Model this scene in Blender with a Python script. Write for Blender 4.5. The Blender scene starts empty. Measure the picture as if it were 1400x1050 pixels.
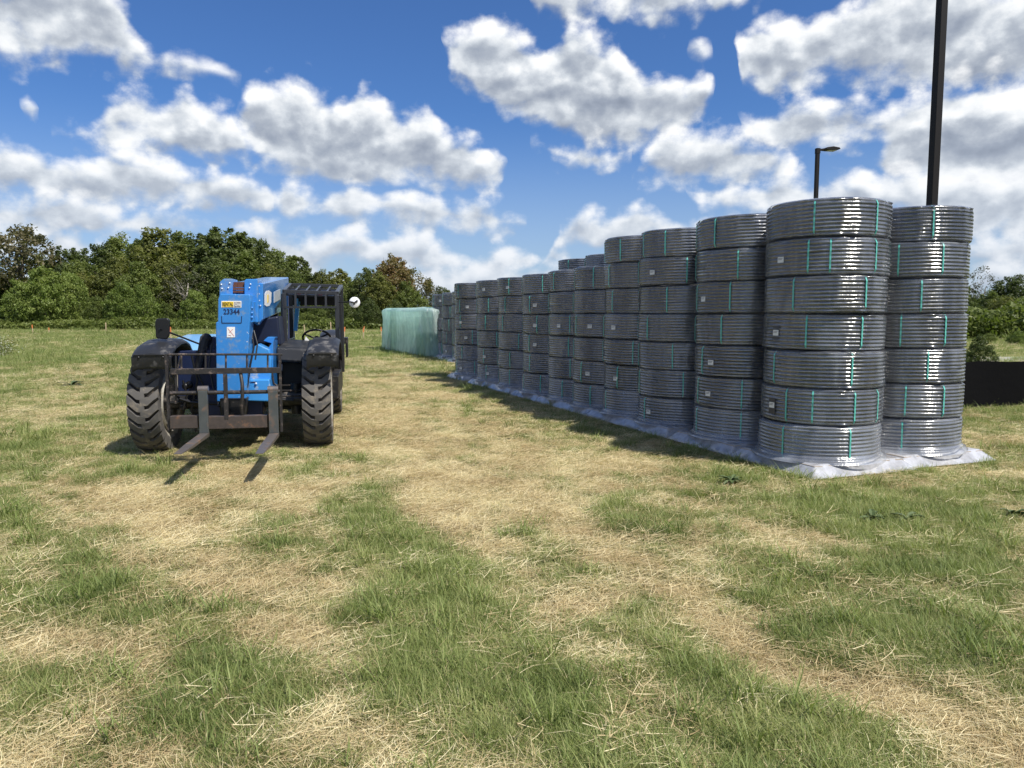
import bpy, bmesh, math, random
import numpy as np
from mathutils import Vector, Matrix, Euler
PI = math.pi
R = math.radians
random.seed(7)
rng = np.random.default_rng(11)
scn = bpy.context.scene
C = scn.collection

# ------------------------------------------------------------ camera, sky, sun, exposure
EYE = 1.6
F = 1030.0
PITCH = math.atan(95.0 / F)
cam_d = bpy.data.cameras.new('camera')
cam = bpy.data.objects.new('camera', cam_d)
C.objects.link(cam)
cam_d.sensor_width = 36
cam_d.lens = F / 1400 * 36
cam_d.clip_end = 3000
cam.location = (0, 0, EYE)
cam.rotation_euler = (PI / 2 - PITCH, 0, 0)
scn.camera = cam
scn.view_settings.view_transform = 'Standard'
scn.view_settings.look = 'None'
scn.view_settings.exposure = 0.5
scn.view_settings.gamma = 1
scn.view_settings.use_curve_mapping = False
scn.cycles.use_denoising = True
scn.cycles.max_bounces = 5
scn.cycles.diffuse_bounces = 3
scn.cycles.glossy_bounces = 3
scn.cycles.transparent_max_bounces = 16

SUN_AZ = R(-37)            # direction towards the sun, from +X
SUN_EL = R(55)
sd = bpy.data.lights.new('sun', 'SUN')
sd.energy = 4.3
sd.angle = R(0.5)
sd.color = (1.0, 0.95, 0.87)
sun = bpy.data.objects.new('sun', sd)
C.objects.link(sun)
SUNV = Vector((math.cos(SUN_AZ) * math.cos(SUN_EL), math.sin(SUN_AZ) * math.cos(SUN_EL), math.sin(SUN_EL)))
sun.rotation_euler = SUNV.to_track_quat('Z', 'Y').to_euler()
sun.location = SUNV * 40


def ray(u, v):
    x = (u - 700) / F
    y = -(v - 525) / F
    return Vector((x, math.cos(PITCH) + y * math.sin(PITCH), -math.sin(PITCH) + y * math.cos(PITCH)))


def ground(u, v, z=0.0):
    d = ray(u, v)
    t = (z - EYE) / d.z
    return Vector((d.x * t, d.y * t, z))


def at(u, v, Y):
    d = ray(u, v)
    t = Y / d.y
    return Vector((d.x * t, Y, EYE + d.z * t))


# ------------------------------------------------------------ node helpers
class N:
    def __init__(s, tree):
        s.t = tree
        s.n = tree.nodes
        s.l = tree.links

    def node(s, typ, **kw):
        nd = s.n.new(typ)
        for k, v in kw.items():
            setattr(nd, k, v)
        return nd

    def put(s, sock, v):
        if isinstance(v, bpy.types.NodeSocket):
            s.l.new(v, sock)
        elif v is not None:
            sock.default_value = v

    def m(s, op, a, b=None, c=None, clamp=False):
        nd = s.node('ShaderNodeMath', operation=op, use_clamp=clamp)
        s.put(nd.inputs[0], a)
        if b is not None:
            s.put(nd.inputs[1], b)
        if c is not None:
            s.put(nd.inputs[2], c)
        return nd.outputs[0]

    def vm(s, op, a, b=None, scale=None):
        nd = s.node('ShaderNodeVectorMath', operation=op)
        s.put(nd.inputs[0], a)
        if b is not None:
            s.put(nd.inputs[1], b)
        if scale is not None:
            s.put(nd.inputs['Scale'], scale)
        return nd.outputs['Value'] if op in ('LENGTH', 'DOT_PRODUCT') else nd.outputs[0]

    def noise(s, vec, scale, detail=3.0, rough=0.5, out=0, dist=0.0, dims='3D'):
        nd = s.node('ShaderNodeTexNoise', noise_dimensions=dims)
        s.put(nd.inputs['Vector'], vec)
        nd.inputs['Scale'].default_value = scale
        nd.inputs['Detail'].default_value = detail
        nd.inputs['Roughness'].default_value = rough
        nd.inputs['Distortion'].default_value = dist
        return nd.outputs[out]

    def ramp(s, fac, stops, interp='LINEAR'):
        nd = s.node('ShaderNodeValToRGB')
        s.put(nd.inputs[0], fac)
        e = nd.color_ramp.elements
        nd.color_ramp.interpolation = interp
        while len(e) > 1:
            e.remove(e[-1])
        for i, (p, col) in enumerate(stops):
            if isinstance(col, (int, float)):
                col = (col, col, col)
            el = e[0] if i == 0 else e.new(p)
            el.position = p
            el.color = (*col, 1)
        return nd.outputs[0]

    def mix(s, fac, a, b, blend='MIX'):
        nd = s.node('ShaderNodeMix', data_type='RGBA', blend_type=blend)
        s.put(nd.inputs[0], fac)
        s.put(nd.inputs[6], (*a, 1) if isinstance(a, tuple) and len(a) == 3 else a)
        s.put(nd.inputs[7], (*b, 1) if isinstance(b, tuple) and len(b) == 3 else b)
        return nd.outputs[2]

    def maprange(s, v, a, b, c=0.0, d=1.0, smooth=True):
        nd = s.node('ShaderNodeMapRange')
        nd.interpolation_type = 'SMOOTHSTEP' if smooth else 'LINEAR'
        s.put(nd.inputs[0], v)
        nd.inputs[1].default_value = a
        nd.inputs[2].default_value = b
        nd.inputs[3].default_value = c
        nd.inputs[4].default_value = d
        return nd.outputs[0]


# ------------------------------------------------------------ world: Nishita sky with a procedural cumulus layer
# rows of cumulus, far ones last: each is a run of (place across, top, base), turned into directions
ROWS = [
    [(318, 150, 150), (345, 112, 210), (370, 116, 235), (400, 108, 245), (440, 125, 255), (470, 133, 262), (485, 116, 262), (520, 120, 265), (545, 150, 268),
     (580, 148, 265), (600, 172, 265), (640, 186, 260), (670, 192, 255), (684, 205, 240), (690, 220, 220),
     (716, -10, -10), (730, -40, 22), (770, -40, 28), (800, -40, 8), (850, -40, 30), (890, -40, 38), (930, -40, 20), (980, -40, 20), (1040, -40, 5), (1060, -10, -10)],
    [(-60, -60, 70), (0, -50, 75), (120, -50, 96), (170, 20, 100), (200, 58, 100), (240, 75, 106), (290, 82, 102), (325, 92, 112), (342, 104, 104),
     (606, 60, 60), (622, 42, 105), (660, 25, 125), (700, 26, 160), (740, 48, 185), (770, 28, 200), (810, 42, 206), (845, 52, 208), (870, 88, 205), (900, 108, 190), (930, 112, 180), (960, 112, 165), (976, 135, 135),
     (1000, 95, 95), (1006, 60, 125), (1030, 36, 130), (1160, 2, 120), (1230, -25, 128), (1500, -25, 140)],
    [(45, 188, 188), (80, 175, 200), (130, 163, 206), (170, 124, 210), (200, 116, 216), (240, 120, 222), (290, 140, 226), (330, 150, 225), (360, 175, 215), (380, 195, 195),
     (715, 197, 197), (740, 184, 220), (780, 188, 234), (820, 186, 234), (860, 198, 226), (876, 205, 205),
     (1000, 168, 168), (1020, 152, 190), (1060, 134, 206), (1110, 124, 206), (1160, 126, 200), (1200, 138, 198), (1240, 112, 255), (1300, 92, 268), (1350, 98, 275), (1500, 100, 285)],
    [(-60, 196, 275), (0, 196, 280), (60, 199, 280), (105, 216, 276), (125, 214, 276), (150, 203, 286), (200, 211, 292), (240, 226, 292), (280, 230, 294), (330, 238, 294), (370, 258, 288), (386, 275, 275),
     (865, 240, 240), (880, 214, 252), (910, 184, 260), (950, 173, 264), (1000, 178, 266), (1040, 188, 262), (1080, 203, 250), (1098, 228, 228)],
    [(-60, 250, 325), (0, 250, 328), (60, 256, 328), (110, 264, 326), (160, 276, 328), (220, 282, 330), (270, 292, 326), (300, 312, 312),
     (372, 278, 278), (390, 252, 305), (440, 262, 308), (500, 250, 312), (560, 262, 320), (620, 268, 322), (650, 263, 324), (680, 283, 324), (700, 292, 322), (722, 308, 308),
     (935, 265, 265), (960, 243, 292), (1010, 253, 302), (1080, 233, 302), (1160, 238, 302), (1200, 252, 302), (1250, 223, 312), (1320, 222, 322), (1400, 218, 334), (1500, 218, 334)],
    [(18, 152, 152), (40, 136, 167), (58, 152, 152), (926, 70, 70), (955, 52, 84), (982, 70, 70)],
    [(-60, 296, 352), (0, 296, 355), (40, 308, 360), (100, 318, 360), (160, 326, 366), (300, 332, 370), (330, 310, 372), (370, 300, 376), (400, 310, 376), (450, 316, 372), (500, 316, 372), (520, 330, 376),
     (545, 325, 380), (580, 320, 385), (610, 333, 385), (650, 350, 385), (680, 343, 385), (715, 333, 382), (738, 355, 378),
     (762, 296, 345), (790, 283, 340), (830, 298, 342), (860, 290, 342), (895, 288, 340), (920, 308, 345), (1100, 315, 360), (1300, 330, 366), (1380, 310, 366), (1500, 310, 366)],
    [(-60, 366, 400), (200, 370, 410), (330, 362, 410), (420, 368, 405), (470, 366, 412), (560, 372, 415), (610, 362, 415), (660, 356, 412), (720, 358, 415), (1000, 360, 420), (1300, 362, 420), (1340, 350, 410), (1500, 350, 420)],
]
AZ0, AZ1, ELS = -0.75, 0.75, 0.75

world = bpy.data.worlds.new('World')
scn.world = world
world.use_nodes = True
wt = world.node_tree
wt.nodes.clear()
w = N(wt)
sky = w.node('ShaderNodeTexSky', sky_type='NISHITA')
sky.sun_disc = False
sky.sun_elevation = SUN_EL
sky.sun_rotation = PI / 2 - SUN_AZ
sky.air_density = 1.0
sky.dust_density = 0.4
sky.ozone_density = 2.0
tc = w.node('ShaderNodeTexCoord')
sp = w.node('ShaderNodeSeparateXYZ')
w.put(sp.inputs[0], tc.outputs['Generated'])
azn = w.m('ARCTAN2', sp.outputs[0], sp.outputs[1])
eln = w.m('ARCSINE', sp.outputs[2])
cb = w.node('ShaderNodeCombineXYZ')
w.put(cb.inputs[0], azn)
w.put(cb.inputs[1], eln)
P0 = cb.outputs[0]
SC = (1, 1.35, 1)
warp = w.vm('SUBTRACT', w.noise(w.vm('MULTIPLY', P0, SC), 7.0, 3.0, 0.55, out=1, dims='2D'), (0.5, 0.5, 0.5))
Pw = w.vm('ADD', P0, w.vm('MULTIPLY', warp, (0.05, 0.035, 0)))
spw = w.node('ShaderNodeSeparateXYZ')
w.put(spw.inputs[0], Pw)


def puff(off):
    q = w.vm('ADD', P0, off) if off else P0
    q = w.vm('MULTIPLY', q, SC)
    fb = w.noise(q, 11.0, 8.0, 0.62, dims='2D')
    vo = w.node('ShaderNodeTexVoronoi', feature='SMOOTH_F1', voronoi_dimensions='2D')
    w.put(vo.inputs['Vector'], w.vm('ADD', q, w.vm('SCALE', warp, scale=0.05)))
    vo.inputs['Scale'].default_value = 24.0
    vo.inputs['Smoothness'].default_value = 0.4
    vo.inputs['Detail'].default_value = 1.0
    return w.m('ADD', w.m('SUBTRACT', fb, 0.5), w.m('MULTIPLY_ADD', vo.outputs['Distance'], -0.38, 0.16))


n1 = puff(None)
n2 = puff((0.008, 0.020, 0))
relief = w.m('SUBTRACT', n1, n2)
fac_az = w.maprange(spw.outputs[0], AZ0, AZ1, 0, 1, smooth=False)
low = w.noise(w.vm('MULTIPLY', P0, SC), 8.0, 4.0, 0.55, dims='2D')
skyc = w.mix(1.0, sky.outputs[0], (0.50, 0.78, 1.20), 'MULTIPLY')
skyc = w.vm('SCALE', skyc, scale=0.070)
out = skyc
# clouds behind and beside the camera
gen = w.m('MULTIPLY_ADD', w.noise(w.vm('MULTIPLY', P0, (1, 1.8, 1)), 3.0, 5.0, 0.55, dims='2D'), 7.0, -3.6)
far = w.m('MAXIMUM', w.maprange(w.m('ABSOLUTE', azn), 0.66, 0.8), w.maprange(eln, 0.48, 0.6))
gcov = w.m('MULTIPLY', w.maprange(gen, 0.0, 1.0), far)
out = w.mix(w.m('MULTIPLY', gcov, w.maprange(eln, 0.02, 0.1)), out, (0.50, 0.53, 0.58))
for i, row in enumerate(ROWS):
    stops = []
    full = []
    for a_, c_ in zip(row, row[1:] + [None]):
        full.append(a_)
        if c_ and a_[1] == a_[2] and c_[1] == c_[2]:
            gp = c_[0] - a_[0]
            full += [(a_[0] + gp * .3, a_[1], a_[2]), (a_[0] + gp * .7, c_[1], c_[2])]
    assert len(full) <= 32, len(full)
    for (u, t, b_) in full:
        d = ray(u, (t + b_) / 2)
        az = math.atan2(d.x, d.y)
        et = math.asin(ray(u, t).normalized().z)
        eb = math.asin(ray(u, b_).normalized().z)
        stops.append(((az - AZ0) / (AZ1 - AZ0), (et / ELS, eb / ELS, 0)))
    rm = w.ramp(fac_az, [(0.0, stops[0][1])] + stops if False else stops[:32])
    sp2 = w.node('ShaderNodeSeparateColor')
    w.put(sp2.inputs[0], rm)
    top = w.m('MULTIPLY', sp2.outputs[0], ELS)
    bot = w.m('MULTIPLY', sp2.outputs[1], ELS)
    up = w.m('SUBTRACT', top, spw.outputs[1])
    dn = w.m('SUBTRACT', spw.outputs[1], bot)
    th = w.m('SUBTRACT', top, bot)
    # thin places cannot be filled by the puffs
    room = w.m('MINIMUM', w.m('MULTIPLY', th, 1.3), 0.034)
    d = w.m('ADD', w.m('MINIMUM', up, w.m('MULTIPLY', dn, 0.9)), w.m('MULTIPLY', w.m('ADD', n1, 0.10), w.m('MULTIPLY', room, 1.9)))
    d = w.m('SUBTRACT', d, w.maprange(th, 0.0, 0.012, 0.05, 0.0))
    cov = w.maprange(d, -0.005, 0.024)
    t_ = w.m('DIVIDE', dn, w.m('MAXIMUM', th, 0.02), clamp=True)
    val = w.m('ADD', w.m('MULTIPLY', t_, 0.52), w.m('MULTIPLY', relief, 1.0))
    val = w.m('ADD', val, w.m('MULTIPLY', w.maprange(d, 0.0, 0.05, 1.0, 0.0), 0.26))
    val = w.m('ADD', val, w.m('MULTIPLY_ADD', low, 0.40, 0.02), clamp=True)
    cc = w.ramp(val, [(0.0, (0.175, 0.205, 0.265)), (0.25, (0.245, 0.28, 0.345)), (0.45, (0.34, 0.375, 0.43)), (0.62, (0.48, 0.515, 0.56)), (0.8, (0.66, 0.68, 0.70)), (1.0, (0.79, 0.79, 0.79))])
    out = w.mix(cov, out, cc)
# distance softens the lowest clouds
out = w.mix(w.maprange(eln, 0.0, 0.26, 0.5, 0.0), out, (0.40, 0.46, 0.55))
bg = w.node('ShaderNodeBackground')
w.put(bg.inputs[0], out)
bg.inputs[1].default_value = 1.0
wo = w.node('ShaderNodeOutputWorld')
w.l.new(bg.outputs[0], wo.inputs[0])
world.cycles.sampling_method = 'MANUAL'
world.cycles.sample_map_resolution = 512


# ------------------------------------------------------------ object helpers
def tag(o, label=None, cat=None, group=None, kind=None):
    if label:
        o['label'] = label
    if cat:
        o['category'] = cat
    if group:
        o['group'] = group
    if kind:
        o['kind'] = kind
    return o


def empty(name, loc=(0, 0, 0), rz=0.0, parent=None):
    o = bpy.data.objects.new(name, None)
    o.empty_display_size = 0.2
    C.objects.link(o)
    o.location = loc
    o.rotation_euler = (0, 0, rz)
    if parent:
        o.parent = parent
    return o


def link_mesh(name, me, parent=None, loc=None, rz=None):
    o = bpy.data.objects.new(name, me)
    C.objects.link(o)
    if parent:
        o.parent = parent
    if loc is not None:
        o.location = loc
    if rz is not None:
        o.rotation_euler = (0, 0, rz)
    return o


def children(o):
    return [c for c in bpy.data.objects if c.parent == o]


def copy_tree(o, parent=None, kids=None):
    c = o.copy()
    C.objects.link(c)
    if parent:
        c.parent = parent
    for ch in (kids[o] if kids else children(o)):
        copy_tree(ch, c, kids)
    return c


class MB:
    """collects shapes, then links them as one mesh object"""

    def __init__(s):
        s.v = []
        s.f = []
        s.fm = []
        s.mi = 0

    def add(s, vs, fs):
        b = len(s.v)
        s.v += [tuple(p) for p in vs]
        s.f += [tuple(i + b for i in f) for f in fs]
        s.fm += [s.mi] * len(fs)
        return s

    def box(s, x0, x1, y0, y1, z0, z1, M=None):
        vs = [Vector((x, y, z)) for z in (z0, z1) for y in (y0, y1) for x in (x0, x1)]
        if M:
            vs = [M @ p for p in vs]
        return s.add(vs, [(0, 2, 3, 1), (4, 5, 7, 6), (0, 1, 5, 4), (2, 6, 7, 3), (0, 4, 6, 2), (1, 3, 7, 5)])

    def hexa(s, a, b):
        """two quads a (front) and b (back), same winding"""
        return s.add(list(a) + list(b), [(0, 1, 2, 3), (7, 6, 5, 4), (0, 4, 5, 1), (1, 5, 6, 2), (2, 6, 7, 3), (3, 7, 4, 0)])

    def prism(s, poly, ax, t0, t1):
        """polygon of 2d points extruded along axis ax (0,1,2)"""
        n = len(poly)

        def P(p, t):
            q = list(p)
            q.insert(ax, t)
            return q
        vs = [P(p, t0) for p in poly] + [P(p, t1) for p in poly]
        fs = [tuple(range(n)), tuple(reversed(range(n, 2 * n)))] + [((i + 1) % n, i, i + n, (i + 1) % n + n) for i in range(n)]
        return s.add(vs, fs)

    def tube(s, pts, r, seg=8, cap=True, square=False):
        pts = [Vector(p) for p in pts]
        if square:
            seg = 4
        rr = r if isinstance(r, (list, tuple)) else [r] * len(pts)
        vs = []
        prev = None
        for i, p in enumerate(pts):
            d = (pts[min(i + 1, len(pts) - 1)] - pts[max(i - 1, 0)]).normalized()
            if prev is None:
                up = Vector((0, 0, 1)) if abs(d.z) < .9 else Vector((0, 1, 0))
                a = d.cross(up).normalized()
            else:
                a = (prev - d * prev.dot(d)).normalized()
            prev = a
            b = d.cross(a)
            for k in range(seg):
                t = 2 * PI * (k + (0.5 if square else 0)) / seg
                vs.append(p + (a * math.cos(t) + b * math.sin(t)) * rr[i] * (1.414 if square else 1))
        fs = []
        for i in range(len(pts) - 1):
            for k in range(seg):
                k2 = (k + 1) % seg
                fs.append((i * seg + k, i * seg + k2, (i + 1) * seg + k2, (i + 1) * seg + k))
        if cap:
            fs.append(tuple(reversed(range(seg))))
            fs.append(tuple(range((len(pts) - 1) * seg, len(pts) * seg)))
        return s.add(vs, fs)

    def lathe(s, prof, seg=32, axis='Z', cen=(0, 0, 0), closed=False):
        vs = []
        n = len(prof)
        for k in range(seg):
            t = 2 * PI * k / seg
            for (r, h) in prof:
                if axis == 'Z':
                    p = (r * math.cos(t), r * math.sin(t), h)
                elif axis == 'X':
                    p = (h, r * math.cos(t), r * math.sin(t))
                else:
                    p = (r * math.cos(t), h, r * math.sin(t))
                vs.append((p[0] + cen[0], p[1] + cen[1], p[2] + cen[2]))
        fs = []
        for k in range(seg):
            k2 = (k + 1) % seg
            for j in range(n if closed else n - 1):
                j2 = (j + 1) % n
                fs.append((k * n + j, k2 * n + j, k2 * n + j2, k * n + j2))
        return s.add(vs, fs)

    def ball(s, c, rx, ry=None, rz=None, seg=12, rings=8):
        ry = ry or rx
        rz = rz or rx
        prof = [(max(1e-4, math.sin(PI * i / rings)), -math.cos(PI * i / rings)) for i in range(rings + 1)]
        b = len(s.v)
        s.lathe(prof, seg)
        for i in range(b, len(s.v)):
            x, y, z = s.v[i]
            s.v[i] = (c[0] + x * rx, c[1] + y * ry, c[2] + z * rz)
        return s

    def mesh(s, name, mats, smooth=False, autos=None):
        me = bpy.data.meshes.new(name)
        me.from_pydata([tuple(p) for p in s.v], [], s.f)
        if not isinstance(mats, (list, tuple)):
            mats = [mats]
        for m_ in mats:
            me.materials.append(m_)
        if any(s.fm):
            me.polygons.foreach_set('material_index', s.fm)
        bm = bmesh.new()
        bm.from_mesh(me)
        bmesh.ops.recalc_face_normals(bm, faces=bm.faces)
        bm.to_mesh(me)
        bm.free()
        if smooth:
            me.shade_smooth()
            if autos:
                me.set_sharp_from_angle(angle=R(autos))
        me.update()
        return me

    def build(s, name, mats, parent=None, smooth=False, autos=40, bev=0.0, loc=None):
        o = link_mesh(name, s.mesh(name, mats, smooth, autos), parent, loc)
        if bev:
            md = o.modifiers.new('bevel', 'BEVEL')
            md.width = bev
            md.segments = 2
            md.limit_method = 'ANGLE'
            md.angle_limit = R(40)
        return o


def fast_mesh(name, verts, faces_flat, counts, mats, mi=None, attrs=None, smooth=False):
    me = bpy.data.meshes.new(name)
    nv = len(verts)
    me.vertices.add(nv)
    me.vertices.foreach_set('co', np.asarray(verts, dtype=np.float32).ravel())
    me.loops.add(len(faces_flat))
    me.loops.foreach_set('vertex_index', np.asarray(faces_flat, dtype=np.int32))
    me.polygons.add(len(counts))
    counts = np.asarray(counts, dtype=np.int32)
    starts = np.concatenate([[0], np.cumsum(counts)[:-1]]).astype(np.int32)
    me.polygons.foreach_set('loop_start', starts)
    for m_ in (mats if isinstance(mats, (list, tuple)) else [mats]):
        me.materials.append(m_)
    if mi is not None:
        me.polygons.foreach_set('material_index', np.asarray(mi, dtype=np.int32))
    me.polygons.foreach_set('use_smooth', np.full(len(counts), smooth, dtype=bool))
    for k, (dom, typ, arr) in (attrs or {}).items():
        a = me.attributes.new(k, typ, dom)
        arr = np.asarray(arr, dtype=np.float32).ravel()
        a.data.foreach_set('vector' if typ == 'FLOAT_VECTOR' else ('color' if typ == 'FLOAT_COLOR' else 'value'), arr)
    me.update(calc_edges=True)
    me.validate()
    return me


# value noise for masks
_perm = rng.random((257, 257)).astype(np.float64)


def vnoise(x, y):
    xi = np.floor(x).astype(int)
    yi = np.floor(y).astype(int)
    fx = x - xi
    fy = y - yi
    fx = fx * fx * (3 - 2 * fx)
    fy = fy * fy * (3 - 2 * fy)
    a = _perm[xi % 256, yi % 256]
    b = _perm[(xi + 1) % 256, yi % 256]
    c = _perm[xi % 256, (yi + 1) % 256]
    d = _perm[(xi + 1) % 256, (yi + 1) % 256]
    return (a * (1 - fx) + b * fx) * (1 - fy) + (c * (1 - fx) + d * fx) * fy


def fbm(x, y, s=1.0, o=4, seed=0):
    r = 0
    amp = 0.5
    x = np.asarray(x) * s + seed * 13.7
    y = np.asarray(y) * s + seed * 7.3
    for i in range(o):
        r = r + amp * vnoise(x, y)
        x = x * 2.03 + 5.1
        y = y * 2.03 + 9.7
        amp *= 0.5
    return r / (1 - 0.5 ** o)


# ------------------------------------------------------------ materials
def mat(name, col=(0.5, 0.5, 0.5), rough=0.5, metal=0.0, coat=0.0, coat_rough=0.1, spec=0.5, vary=0.0, vscale=6.0,
        dirt=None, dirt_amt=0.0, dirt_scale=4.0, bump=0.0, bscale=60.0, fleck=None):
    m_ = bpy.data.materials.new(name)
    m_.use_nodes = True
    t = m_.node_tree
    t.nodes.clear()
    n = N(t)
    o = n.node('ShaderNodeOutputMaterial')
    b = n.node('ShaderNodeBsdfPrincipled')
    n.l.new(b.outputs[0], o.inputs[0])
    tcn = n.node('ShaderNodeTexCoord').outputs['Object']
    c = (*col, 1)
    if vary:
        f = n.noise(tcn, vscale, 5.0, 0.6)
        c = n.mix(f, tuple(max(0, x * (1 - vary)) for x in col), tuple(min(1, x * (1 + vary)) for x in col))
    if dirt_amt:
        f = n.maprange(n.noise(tcn, dirt_scale, 7.0, 0.68), 0.62 - dirt_amt * 0.3, 0.72 - dirt_amt * 0.15)
        c = n.mix(f, c, dirt)
        n.put(b.inputs['Roughness'], n.maprange(f, 0, 1, rough, min(1, rough + 0.35), smooth=False))
    else:
        b.inputs['Roughness'].default_value = rough
    if fleck:
        fl = n.maprange(n.noise(tcn, fleck[1], 2.0, 0.4), fleck[2], fleck[2] + 0.03)
        c = n.mix(fl, c, fleck[0])
    n.put(b.inputs['Base Color'], c)
    b.inputs['Metallic'].default_value = metal
    b.inputs['Coat Weight'].default_value = coat
    b.inputs['Coat Roughness'].default_value = coat_rough
    b.inputs['Specular IOR Level'].default_value = spec
    if bump:
        bp = n.node('ShaderNodeBump')
        bp.inputs['Strength'].default_value = 0.6
        bp.inputs['Distance'].default_value = bump
        n.put(bp.inputs['Height'], n.noise(tcn, bscale, 4.0, 0.6))
        n.l.new(bp.outputs[0], b.inputs['Normal'])
    return m_


# ------------------------------------------------------------ layout of the stacks (needed by the ground masks)
RD = Vector((-0.3555, 0.9347, 0)).normalized()      # along the row, away from the camera
RP = Vector((RD.y, -RD.x, 0))                        # across the row, to the right
CORNER = ground(1113, 655)
P0S = CORNER + RD * 0.62 + RP * 0.62
CR = 0.595                                           # coil radius
CH = 0.372                                           # coil height
PZ = 0.11                                            # top of the pallet


def left_edge_u(p, r=CR):
    dist = math.hypot(p.x, p.y)
    a = math.atan2(p.x, p.y) - math.asin(r / dist)
    return 700 + math.tan(a) * F / math.cos(PITCH)


def s_for(u):
    lo, hi = 0.0, 30.0
    for _ in range(50):
        m_ = (lo + hi) / 2
        if left_edge_u(P0S + RD * m_) > u:
            lo = m_
        else:
            hi = m_
    return lo


front = [(0.0, 7)] + [(s_for(u), k) for u, k in ((952, 7), (874, 7), (826, 7), (785, 6), (750, 6), (715, 6), (681, 6), (652, 6), (622, 6))]
print('front spacing', [round(a, 2) for a, b in front])
STACKS = []      # (name words, position, coils, coil height scale, row)
for i, (s, k) in enumerate(front):
    STACKS.append(('front', i, P0S + RD * s, k, 1.0))
# the back row stands behind the front one, a little taller in the middle
for i, (s, k) in enumerate([(0.0, 7), (1.42, 6), (2.68, 7), (4.0, 6), (5.3, 6), (6.75, 7), (8.0, 7), (9.3, 6), (10.7, 6), (12.2, 6)]):
    p = P0S + RD * (s + 0.06) + RP * (1.21 if i else 1.24)
    STACKS.append(('back', i, p, k, 1.0))
for i, (u, v, k) in enumerate([(618, 498, 5), (631, 488, 5), (645, 480, 5)]):
    pass
far_pos = []
for i, (uL, Y) in enumerate([(617.5, 25.3), (604, 26.9), (591, 28.6)]):
    tanL = (uL - 700) / F
    X = tanL * Y + 0.62
    far_pos.append(Vector((X, Y, 0)))
    STACKS.append(('far', i, far_pos[-1], 5, 1.2))
M0 = Vector((-3.37, 9.1, 0))
MA = R(11)
MR = Vector((math.cos(MA), math.sin(MA), 0))
MY = Vector((-math.sin(MA), math.cos(MA), 0))

# ------------------------------------------------------------ ground masks
# strips of lush grass and of dead straw: (points in the photo, half width in metres, amount)
STRIPS = [
    ([(600, 775), (700, 800), (790, 900), (880, 1000), (930, 1060)], 0.30, 1.35),
    ([(560, 830), (590, 900), (640, 960)], 0.24, 1.1),
    ([(860, 745), (1000, 830), (1130, 900), (1300, 960)], 0.38, 0.6),
    ([(980, 940), (1060, 1010), (1100, 1060)], 0.3, 0.75),
    ([(430, 640), (520, 700), (600, 760)], 0.30, 0.35),
    ([(330, 740), (430, 770), (560, 740)], 0.32, 0.55),
    ([(20, 700), (90, 800), (60, 900), (30, 1000)], 0.45, 0.6),
    ([(370, 960), (300, 930), (160, 980), (260, 1040)], 0.22, 0.5),
    ([(1180, 700), (1300, 760), (1400, 850)], 0.7, 0.55),
    ([(0, 620), (120, 650), (250, 640)], 0.5, 0.3),
    ([(640, 640), (760, 690), (860, 700)], 0.4, 0.3),
    ([(1000, 690), (1150, 700), (1300, 700)], 0.5, 0.3),
    # straw
    ([(560, 640), (640, 730), (720, 800), (810, 890), (930, 1000), (1000, 1060)], 0.19, -1.3),
    ([(640, 650), (820, 740), (960, 830), (1090, 930), (1250, 980), (1400, 1040)], 0.21, -1.3),
    ([(1040, 730), (1130, 745)], 0.16, -0.9),
    ([(1270, 800), (1350, 830)], 0.12, -1.0),
    ([(160, 680), (240, 740), (330, 790)], 0.30, -0.9),
    ([(80, 870), (180, 900), (160, 960)], 0.20, -0.8),
    ([(40, 1040), (160, 1050)], 0.22, -0.8),
    ([(380, 870), (500, 890), (440, 930)], 0.25, -0.7),
    ([(540, 1010), (640, 1000), (700, 1040), (760, 1040)], 0.18, -0.8),
    ([(470, 560), (560, 600), (680, 620), (760, 640)], 1.2, -0.5),
    ([(480, 490), (540, 520), (600, 540)], 1.3, -0.45),
    ([(180, 470), (120, 500), (60, 580)], 0.8, -0.35),
    ([(1340, 610), (1400, 600)], 0.5, -0.4),
    ([(300, 640), (420, 680), (480, 640)], 0.28, -0.6),
]
SW = []
for pts, hw, amt in STRIPS:
    SW.append(([ground(u, v) for u, v in pts], hw, amt))


def green_at(x, y):
    """-1 dry straw .. +1 lush grass, in world metres"""
    x = np.asarray(x, float)
    y = np.asarray(y, float)
    wx = x + (fbm(x, y, 2.2, 3, 3) - 0.5) * 0.45
    wy = y + (fbm(x, y, 2.2, 3, 4) - 0.5) * 0.45
    g = (fbm(x, y, 1.3, 4, 1) - 0.5) * 1.7 + (fbm(x, y, 5.5, 4, 2) - 0.5) * 2.4 + (fbm(x, y, 0.15, 3, 6) - 0.5) * 1.0 + 0.20
    d0 = np.hypot(x, y)
    g = g + np.clip((d0 - 8) / 12, 0, 1) * 0.62 + 0.25 * np.clip((-x - 3.5) / 2, 0, 1) - 0.06 * np.clip((7 - d0) / 2, 0, 1)
    for pts, hw, amt in SW:
        dm = np.full(x.shape, 1e9)
        for a, b in zip(pts[:-1], pts[1:]):
            ex, ey = b.x - a.x, b.y - a.y
            L2 = ex * ex + ey * ey
            t = np.clip(((wx - a.x) * ex + (wy - a.y) * ey) / L2, 0, 1)
            dm = np.minimum(dm, np.hypot(wx - a.x - t * ex, wy - a.y - t * ey))
        g = g + amt * 1.55 * np.exp(-(dm / hw) ** 2 * 0.8)
    return np.clip(g, -1.3, 1.3)


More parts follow.
